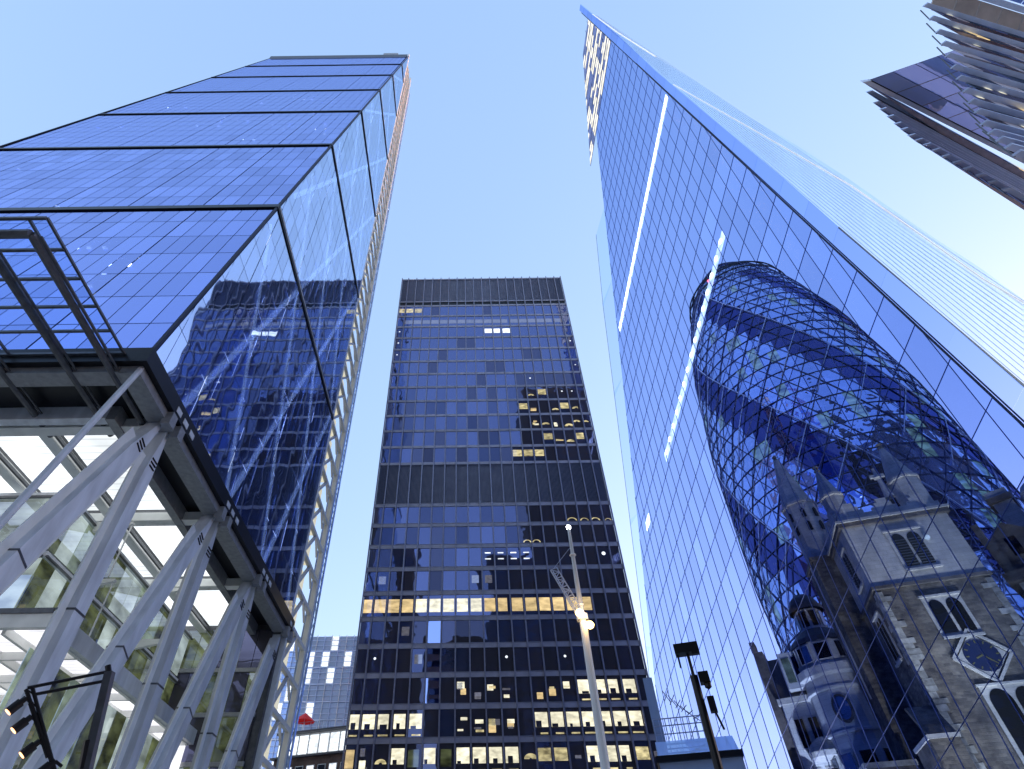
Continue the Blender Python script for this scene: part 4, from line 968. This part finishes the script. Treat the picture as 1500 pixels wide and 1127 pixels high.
# lower wing: leaning glass grid over the ledges
zs_ = 64*K+1.6
def so_(x, y): return hit(x, y, (0, 0, zs_), (0, 0, 1))
dd = (so_(1500, 240)-so_(1262, 120)).normalized(); ln_ = Vector((-dd.y, dd.x, 0)); wl_ = (-ln_*1.0+Vector((0, 0, 1.0))).normalized(); gn = dd.cross(wl_).normalized()
if gn.dot(EYE-so_(1273, 117)) < 0: gn = -gn
g0_ = so_(1273, 117)
def gh(x, y): return hit(x, y, g0_, gn)
A_ = g0_; A2 = gh(1391.7, 75.9); B2 = gh(1500, 232)
du = (A2-A_).normalized(); dv = (B2-A_).normalized()
nu, nv = 8, 14; wu, wv_ = (A2-A_).length/3.6, (B2-A_).length/6.3
for i in range(nu):
    for j in range(nv):
        g = .12; p = A_+du*(i*wu)+dv*(j*wv_)
        q = MB(); q.prism([p+du*g+dv*g, p+du*(wu-g)+dv*g, p+du*(wu-g)+dv*(wv_-g), p+du*g+dv*(wv_-g)], -gn*.08)
        if inview(p+du*wu/2+dv*wv_/2, 60): mb_build(q, 'leaning_pane', 'wsof', T8, o8)
q = MB(); q.prism([A_-gn*.1, A_+du*nu*wu-gn*.1, A_+du*nu*wu+dv*nv*wv_-gn*.1, A_+dv*nv*wv_-gn*.1], -gn*.8); mb_build(q, 'grid_backing', 'dark', T8, o8)
q = MB(); e1 = so_(1262, 120); e2 = so_(1275, 117.5); e3 = e2+dd*90; e4 = e1+dd*90
q.prism([e1-Vector((0, 0, .35)), e2-Vector((0, 0, .35)), e3-Vector((0, 0, .35)), e4-Vector((0, 0, .35))], (0, 0, .9)); mb_build(q, 'white_fascia', 'walb', T8, o8)
q = MB(); q.beam(e2-Vector((0, 0, .2)), e3-Vector((0, 0, .2)), .18, .5); mb_build(q, 'fascia_joint', 'trim', T8, o8)
lo = [(1269.3, 135.7), (1279.9, 151.7), (1289.2, 161), (1299.9, 171.7), (1310.5, 182.3), (1319.9, 190.3), (1330.5, 199.6), (1341.1, 206.3), (1353, 213), (1366, 221), (1380, 230), (1396, 239), (1412, 248), (1430, 258), (1448, 268), (1468, 279)]
dl = head(67.2); nl = Vector((-dl.y, dl.x, 0))
lc = [athd(p[0], p[1], 84.0*(1-.004*k)) for k, p in enumerate(lo)]
lc = [Vector((e1.x, e1.y, e1.z-.4))+dl*1.0] + lc
for k, c_ in enumerate(lc):
    if k: q = MB(); q.prism([c_, c_+dl*95-nl*.0, c_+dl*95-nl*.7, c_-nl*.7+dl*.8], (0, 0, .35)); mb_build(q, 'ledge', 'wal', T8, o8)
    far = c_+dl*95; q = MB(); q.prism([c_+Vector((0, 0, .05)), far+Vector((0, 0, .05)), far+nl*5+Vector((0, 0, .05))], (0, 0, .25)); mb_build(q, 'floor_slab', 'tframe', T8, o8)
    zb = lc[k+1].z+.35 if k+1 < len(lc) else c_.z-6
    for i in range(26):
        if k > 5 and i > 15: break
        a = c_+dl*(.6+i*3.4)-nl*.05; m_ = 'tdark' if random.random() < .72 else ('warm' if (i > 10 and k < 3 and random.random() < .4) else 'wglass')
        if inview(a, 30) or inview(a+dl*3.4, 30): q = MB(); q.prism([a, a+dl*3.3, a+dl*3.3-Vector((0, 0, c_.z-zb)), a-Vector((0, 0, c_.z-zb))], nl*.1); mb_build(q, 'ledge_window', m_, T8, o8)
# upper wing
up = [(1361.1, 29.3), (1370.4, 49.2), (1378.4, 66.5), (1385.1, 83.8), (1393, 101.1), (1401, 117.1), (1410.3, 135.7), (1418.3, 151.7), (1427.6, 166.4), (1437, 183.7), (1447.6, 197), (1459, 208), (1471, 219), (1484, 229)]
du_ = head(76.6); nu_ = Vector((-du_.y, du_.x, 0))
prev = None
ledc = [athd(p[0], p[1], (110-4*k)/azt(*p)[1]) for k, p in enumerate(up)]
ledc = [ledc[0]+(ledc[0]-ledc[1])*1.0] + ledc
for k, c_ in enumerate(ledc):
    q = MB(); far = c_+du_*60; q.prism([c_+du_*1.4+Vector((0, 0, .05)), far+Vector((0, 0, .05)), far+nu_*9+Vector((0, 0, .05)), c_+du_*9+nu_*1.0+Vector((0, 0, .05))], (0, 0, .22)); mb_build(q, 'floor_slab', 'tframe', T8, o8)
    q = MB(); q.prism([c_, c_+du_*60, c_+du_*60-nu_*.7, c_-nu_*.7+du_*.4], (0, 0, .3)); mb_build(q, 'ledge', 'wal', T8, o8)
    for i in range(14):
        a = c_+du_*(1.7+i*2.6)+nu_*.1; 
        if not (inview(a, 60)): continue
        m_ = random.choice(['tdark', 'wglass', 'tframe', 'tdark', 'twin']) if random.random() < .985 else 'warm'
        q = MB(); q.prism([a, a+du_*2.5, a+du_*2.5-Vector((0, 0, 3.6)), a-Vector((0, 0, 3.6))], -nu_*.1); mb_build(q, 'upper_window', m_, T8, o8)
        if random.random() < .12: q = MB(); q.prism([a-nu_*.12+du_*.5, a-nu_*.12+du_*1.6, a-nu_*.12+du_*1.6-Vector((0, 0, .5)), a-nu_*.12+du_*.5-Vector((0, 0, .5))], -nu_*.02); mb_build(q, 'ceiling_lamp', 'bright', T8, o8)
    if k:
        a = ledc[k-1]; q = MB(); q.tube(c_+du_*.2, (a.x*.5+c_.x*.5+.2, a.y*.5+c_.y*.5, a.z), .09, 5); mb_build(q, 'ledge_hanger', 'dark', T8, o8)
# top cornice of upper wing: tan soffit panels, silver fascia, glass above
c0 = ledc[0]+Vector((0, 0, 3.3)); c0 = athd(1364, 10, (c0.z-1.6)/azt(1364, 10)[1])
for i in range(12):
    a = c0+du_*(i*4.6); q = MB(); q.prism([a, a+du_*4.4, a+du_*4.4-nu_*2.6+Vector((0, 0, 1.6)), a-nu_*2.6+Vector((0, 0, 1.6))], (0, 0, .3)); mb_build(q, 'tan_soffit_panel', 'tan', T8, o8)
a = c0-nu_*2.7+Vector((0, 0, 1.7)); q = MB(); q.prism([a, a+du_*60, a+du_*60-nu_*.9, a-nu_*.9], (0, 0, .9)); mb_build(q, 'silver_fascia', 'wal', T8, o8)
for i in range(10):
    for j in range(3):
        p = a-nu_*(1.1+j*3.0)+du_*(i*3.4)+Vector((0, 0, .4)); q = MB(); q.prism([p, p+du_*3.2, p+du_*3.2-nu_*2.8, p-nu_*2.8], (0, 0, .1)); mb_build(q, 'upper_soffit_pane', 'wsof', T8, o8)

# ================================================================== far glass block
fc = Vector((-34, 150, 0))
T9 = thing('far_glass_block', 'distant pale blue glass office block between the left and middle towers', 'office building', loc=fc)
pL, pR = hit(458, 932, (0, 150, 0), (0, 1, 0)), hit(530, 932, (0, 150, 0), (0, 1, 0)); x0, x1, ztp = pL.x-6, pR.x, pL.z
MB().box(x0+34, x1+34, .3, 20, 0, ztp-.3).build('block_body', 'bglass', T9)
nx = 10; xw = (x1-x0)/nx
for j in range(14):
    z = ztp-3.9*(j+1)
    for i in range(nx):
        q = MB(); q.box(x0+34+i*xw+.12, x0+34+(i+1)*xw-.12, -.05, .05, z+.3, z+3.7)
        rr = random.random(); q.build('window_pane', 'coolw' if rr < .2 else ('dimb' if 'dimb' in MT else 'bglass'), T9)
    q = MB(); q.box(x0+34, x1+34, -.2, .1, z-.12, z+.2); q.build('floor_band', 'wal', T9); q = MB(); q.box(x0+34, x1+34, -.2, .1, z+1.3, z+1.42); q.build('transom', 'wal', T9); q = MB(); q.box(x0+34, x1+34, -.2, .1, z+2.6, z+2.72); q.build('transom', 'wal', T9)
for i in range(0, nx+1): q = MB(); q.box(x0+34+i*xw-.07, x0+34+i*xw+.07, -.35, -.2, 0, ztp); q.build('mullion', 'white' if i % 2 == 0 else 'wal', T9)

# small brick building with white top storey and red flag
q0 = athd(436, 1075, 95); T10 = thing('brick_building', 'small dark brick building with a glazed top storey, low beside the left tower', 'building', loc=(q0.x, q0.y, 0), rz=R(-18))
w_ = 9.0
ztp = q0.z
MB().box(-3, w_, 0, 10, 0, ztp-3.0).build('wall', 'brick', T10); MB().box(-3, w_-.2, .3, 10, ztp-2.8, ztp).build('top_storey', 'white', T10)
MB().box(-3.4, w_+.4, -.5, 10, ztp-3.0, ztp-2.8).build('cornice', 'dark', T10); MB().box(-3.2, w_+.2, -.3, 10, ztp, ztp+.25).build('roof_edge', 'dark', T10)
for i in range(7): MB().box(-2.8+i*1.6, -1.5+i*1.6, .2, .3, ztp-2.5, ztp-.3).build('window_pane', 'coolw', T10)
for i in range(7):
    for z in (ztp-6.4, ztp-10):
        fr_ = MB().box(-2.8+i*1.7, -1.6+i*1.7, -.08, 0, z, z+2.4).build('window', 'white', T10); MB().box(-2.7+i*1.7, -1.7+i*1.7, -.12, -.08, z+.1, z+2.3).build('pane', 'coolw' if i % 2 else 'wglass', fr_)
q = MB()
for k in range(12): q.tube((-3+k, -.2, ztp+.25), (-3+k, -.2, ztp+1.3), .05, 4)
q.tube((-3, -.2, ztp+1.3), (8.8, -.2, ztp+1.3), .05, 4); q.build('roof_railing', 'wal', T10)
q1 = athd(447, 1050, 94); fl_ = thing('red_parasol', 'red parasol open on the roof terrace of the brick building', 'parasol', loc=(q1.x, q1.y, q0.z+.25))
dz = q1.z-q0.z; MB().tube((0, 0, 0), (0, 0, dz), .05, 6).build('pole', 'wal', fl_); MB().lathe((0, 0, dz-.9), [(1.5, 0), (.9, .5), (.05, 1.1)], 8).build('canopy', 'red', fl_)
q2 = athd(486, 1104, 120); cu = tag(MB().lathe((0, 0, 0), [(1.9, -9), (1.9, 0), (2.1, .1), (2.1, .5), (1.3, .9), (1.1, 1.6), (.2, 2.6), (.1, 4)], 10).build('white_cupola', 'white', None, loc=tuple(q2)), 'small white roof cupola in front of the far glass block', 'cupola')
cu2 = MB().lathe((0, 0, 0), [(3.4, -30), (3.4, -9.1), (2.2, -8.9)], 10).build('cupola_base', 'slate', cu)
for k in range(10): a = R(k*36); MB().box(-.22, .22, -.05, .05, -4, -.8).build('opening', 'wglass', cu, loc=(1.88*math.cos(a), 1.88*math.sin(a), 0)).rotation_euler = (0, 0, a+math.pi/2)

# low roof with rails, between middle and right towers
q3 = athd(972, 1108, 62); T11 = thing('low_blue_roof', 'low blue metal roofed building with rooftop rails, beside the dark pole', 'building', loc=(q3.x, q3.y, 0), rz=-R(16))
z = q3.z; MB().box(-.5, 6.5, 0, 6, 0, z-.5).build('wall', 'bglass', T11); MB().box(-.7, 6.6, -.3, 6, z-.5, z).build('dark_gutter', 'trim', T11)
MB().prism([(-.5, 0, z), (6.4, 0, z), (6.4, 2.5, z+1.7), (-.5, 2.5, z+1.7)], (0, 2, 0)).build('sloped_roof', 'bglass', T11)
q = MB()
for i in range(10): q.tube((-.3+i*.55, 2.6, z+1.7), (-.3+i*.55, 2.6, z+3.6), .06, 4)
for h_ in (2.3, 3.0, 3.6): q.tube((-.3, 2.6, z+h_), (4.7, 2.6, z+h_), .06, 4)
q.build('roof_railing', 'wal', T11)
MB().box(-.4, .5, 3, 4, z+1.7, z+7.5).build('roof_duct', 'bglass', T11); q = MB()
for i in range(6): q.beam((1.2+i*.45, 3, z+5.2-i*.35), (1.8+i*.45, 3, z+6.2-i*.5), .07, .07); q.beam((1.8+i*.45, 3, z+5.0-i*.35), (1.2+i*.45, 3, z+6.2-i*.5), .07, .07)
q.build('roof_lattice', 'grey', T11)

# ================================================================== white lamp mast with lattice arm
MD = 20.0
base = athd(884, 1127, MD); tp = athd(833, 770, MD); a_m, _ = azt(860, 950); mx_, my_ = MD*math.sin(a_m), MD*math.cos(a_m)
T12 = thing('lamp_mast', 'tall white lamp mast with two glowing lamps in front of the middle tower', 'lamp mast', loc=(mx_, my_, 0))
def zat(x, y): a, t_ = azt(x, y); return 1.6+t_*MD
zt = zat(833, 772); zl = zat(852, 905)
MB().tube((0, 0, 0), (0, 0, zl), .16, 12, .12).build('lower_mast', 'pole', T12); MB().tube((0, 0, zl), (0, 0, zt-.1), .10, 12, .055).build('upper_mast', 'pole', T12)
MB().lathe((0, 0, zt), [(0, -.12), (.08, -.06), (.08, .02), (0, .08)], 10).build('top_lamp', 'lampc', T12)
for x, z_, nm in ((-.12, zat(850, 903), 'lamp'), (.16, zat(862, 920), 'lamp')):
    MB().lathe((x, -.25, z_), [(0, -.14), (.12, -.07), (.15, .02), (.09, .11), (0, .14)], 12).build(nm, 'lampw', T12); MB().beam((x, -.25, z_+.1), (0, 0, z_+.12), .06, .06).build('lamp_bracket', 'pole', T12)
MB().lathe((0, 0, zl), [(.2, -.1), (.2, .1), (.12, .15)], 10).build('mast_collar', 'pole', T12)
for i in range(3): MB().lathe((0, 0, zt-1.2-i*1.9), [(.09, -.05), (.13, 0), (.09, .05)], 10).build('mast_collar', 'pole', T12)
au, tu = azt(810, 838); ux = MD*math.sin(au)-mx_; uz = zat(810, 838)
arm = MB(); P1, P2 = Vector((ux, -.1, uz)), Vector((-.05, -.1, zl+.05)); dn = (P2-P1).normalized(); nn = Vector((-dn.z, 0, dn.x))
for s_ in (-.13, .13): arm.tube(P1+nn*s_, P2+nn*s_, .025, 5)
arm.tube(P1+Vector((0, .2, 0)), P2+Vector((0, .2, 0)), .025, 5)
for i in range(10): a = P1.lerp(P2, i/10); b_ = P1.lerp(P2, (i+1)/10); arm.tube(a+nn*(.13 if i % 2 else -.13), b_+nn*(-.13 if i % 2 else .13), .018, 4); arm.tube(a+nn*.13, a-nn*.13, .018, 4)
arm.build('lattice_arm', 'wal', T12)
MB().tube(P1, (0, 0, zat(836, 800)), .012, 4).build('stay_wire', 'wal', T12)
pl_ = bpy.data.lights.new('lamp_light', 'POINT'); pl_.energy = 4; pl_.color = (1, .7, .4); pl_.shadow_soft_size = .15; plo = bpy.data.objects.new('lamp_light', pl_); COL.objects.link(plo); plo.parent = T12; plo.location = (0, -.6, zl)

# ================================================================== dark camera pole
CDs = 12.0; a_c, _ = azt(1035, 1060); cx_, cy_ = CDs*math.sin(a_c), CDs*math.cos(a_c)
T13 = thing('camera_pole', 'black street pole carrying a flat camera head, before the right tower', 'camera pole', loc=(cx_, cy_, 0), rz=-a_c)
def zc_(x, y): a, t_ = azt(x, y); return 1.6+t_*CDs
z1, z2, z3 = zc_(1018, 990), zc_(1010, 958), zc_(1008, 950)
MB().tube((0, 0, 0), (0, 0, z1), .085, 10, .07).build('post', 'black', T13); MB().tube((0, 0, z1), (0, 0, z2), .03, 8).build('neck', 'black', T13)
MB().box(-.22, .22, -.12, .12, z2, z2+.17).build('camera_head', 'black', T13); MB().box(.08, .2, -.15, -.05, z2-.06, z2).build('lens_hood', 'black', T13); MB().box(-.2, -.17, 0, .03, z2-.22, z2).build('cable', 'black', T13)
q = MB(); q.box(.08, .26, -.1, .1, z1-.15, z1+.03); q.lathe((.2, 0, z1-.2), [(0, -.06), (.06, -.02), (.06, .05)], 8); q.build('junction_box', 'black', T13)
q = MB(); q.box(.12, .24, -.08, .08, z1-.62, z1-.38); q.tube((.2, 0, z1-.62), (.26, 0, z1-.9), .02, 5); q.build('speaker_box', 'black', T13)

# ================================================================== spotlight rig lower left
SD = 13.0
def rg(x, y, hd=SD): return athd(x, y, hd)
g0 = rg(40, 1015); T14 = thing('spotlight_rig', 'black tilted truss of spotlights at the lower left, tied to a grey post', 'lighting rig', loc=(g0.x, g0.y, 0))
og = Vector((g0.x, g0.y, 0))
def pb2(mb, nm, mat, par=T14): return mb_build(mb, nm, mat, par, og)
q = MB(); A1, B1 = rg(38, 1010), rg(84, 1140); A2_, B2_ = rg(50, 1005), rg(72, 1150)
for a, b_ in ((A1, B1), (rg(47, 1006), rg(86, 1150)), (rg(44, 1030), rg(70, 1110))): q.tube(a, b_, .03, 6)
for i in range(7): q.tube(A1.lerp(B1, i/7), rg(47, 1006).lerp(rg(86, 1150), (i+.6)/7), .015, 4)
pb2(q, 'truss', 'black')
for x, y in ((12, 1043), (20, 1070), (32, 1106), (55, 1135)):
    e = rg(x, y); b_ = rg(x+26, y-20); q = MB(); q.tube(e, e.lerp(b_, .7), .075, 10); q.tube(e.lerp(b_, .7), b_, .05, 8); s_ = pb2(q, 'spotlight', 'black')
    q = MB(); dn = (b_-e).normalized(); q.tube(e-dn*.012, e-dn*.002, .06, 10); pb2(q, 'lens', 'lampo', s_)
    q = MB(); q.tube(b_, rg(x+36, y-12), .025, 5); pb2(q, 'yoke', 'black', s_)
for a, b_ in (((40, 1008), (158, 984)), ((48, 1018), (152, 998))): q = MB(); q.tube(rg(*a), rg(*b_), .028, 6); pb2(q, 'tie_rod', 'black')
q = MB(); q.beam(rg(161, 985), rg(124, 1140), .14, .14); pb2(q, 'post', 'dark')
q = MB(); q.tube(rg(158, 975), rg(160, 990), .05, 6); q.tube(rg(128, 1085), rg(120, 1127), .06, 6); pb2(q, 'clamp', 'black')
# loose cable at left edge
# ================================================================== buildings across the street, behind the viewer (seen only as reflections)
def backb(name, label, px, yb, z, x0, x1):
    T = thing(name, label, 'office building', 'office blocks behind the viewer', loc=((x0+x1)/2, yb, 0)); w = (x1-x0)/2
    MB().box(-w, w, -25, 0, 0, z).build('wall', 'backd', T)
    n = int(z/3.8)
    for k in range(1, n): MB().box(-w+.5, w-.5, 0, .06, k*3.8, k*3.8+2.2).build('window_band', 'backg', T)
yb = -30.0; vy = 2*TY-yb
va = hit(757, 570, (0, vy, 0), (0, 1, 0)); vb = hit(710, 815, (0, vy, 0), (0, 1, 0)); vc = hit(612, 800, (0, vy, 0), (0, 1, 0)); vd = hit(640, 905, (0, vy, 0), (0, 1, 0))
backb('office_block', 'tall dark office block across the street, reflected in the middle tower', 0, yb, va.z, va.x, va.x+34)
backb('office_block', 'mid height dark block left of the tall reflected one', 0, yb, vb.z, vb.x, va.x-.5)
backb('office_block', 'lower dark block reflected at the left of the middle tower', 0, yb, vc.z, vc.x-40, vc.x)
backb('office_block', 'lowest dark block reflected in the middle tower', 0, yb-2, vd.z-6, vc.x+6.5, vb.x-.6)
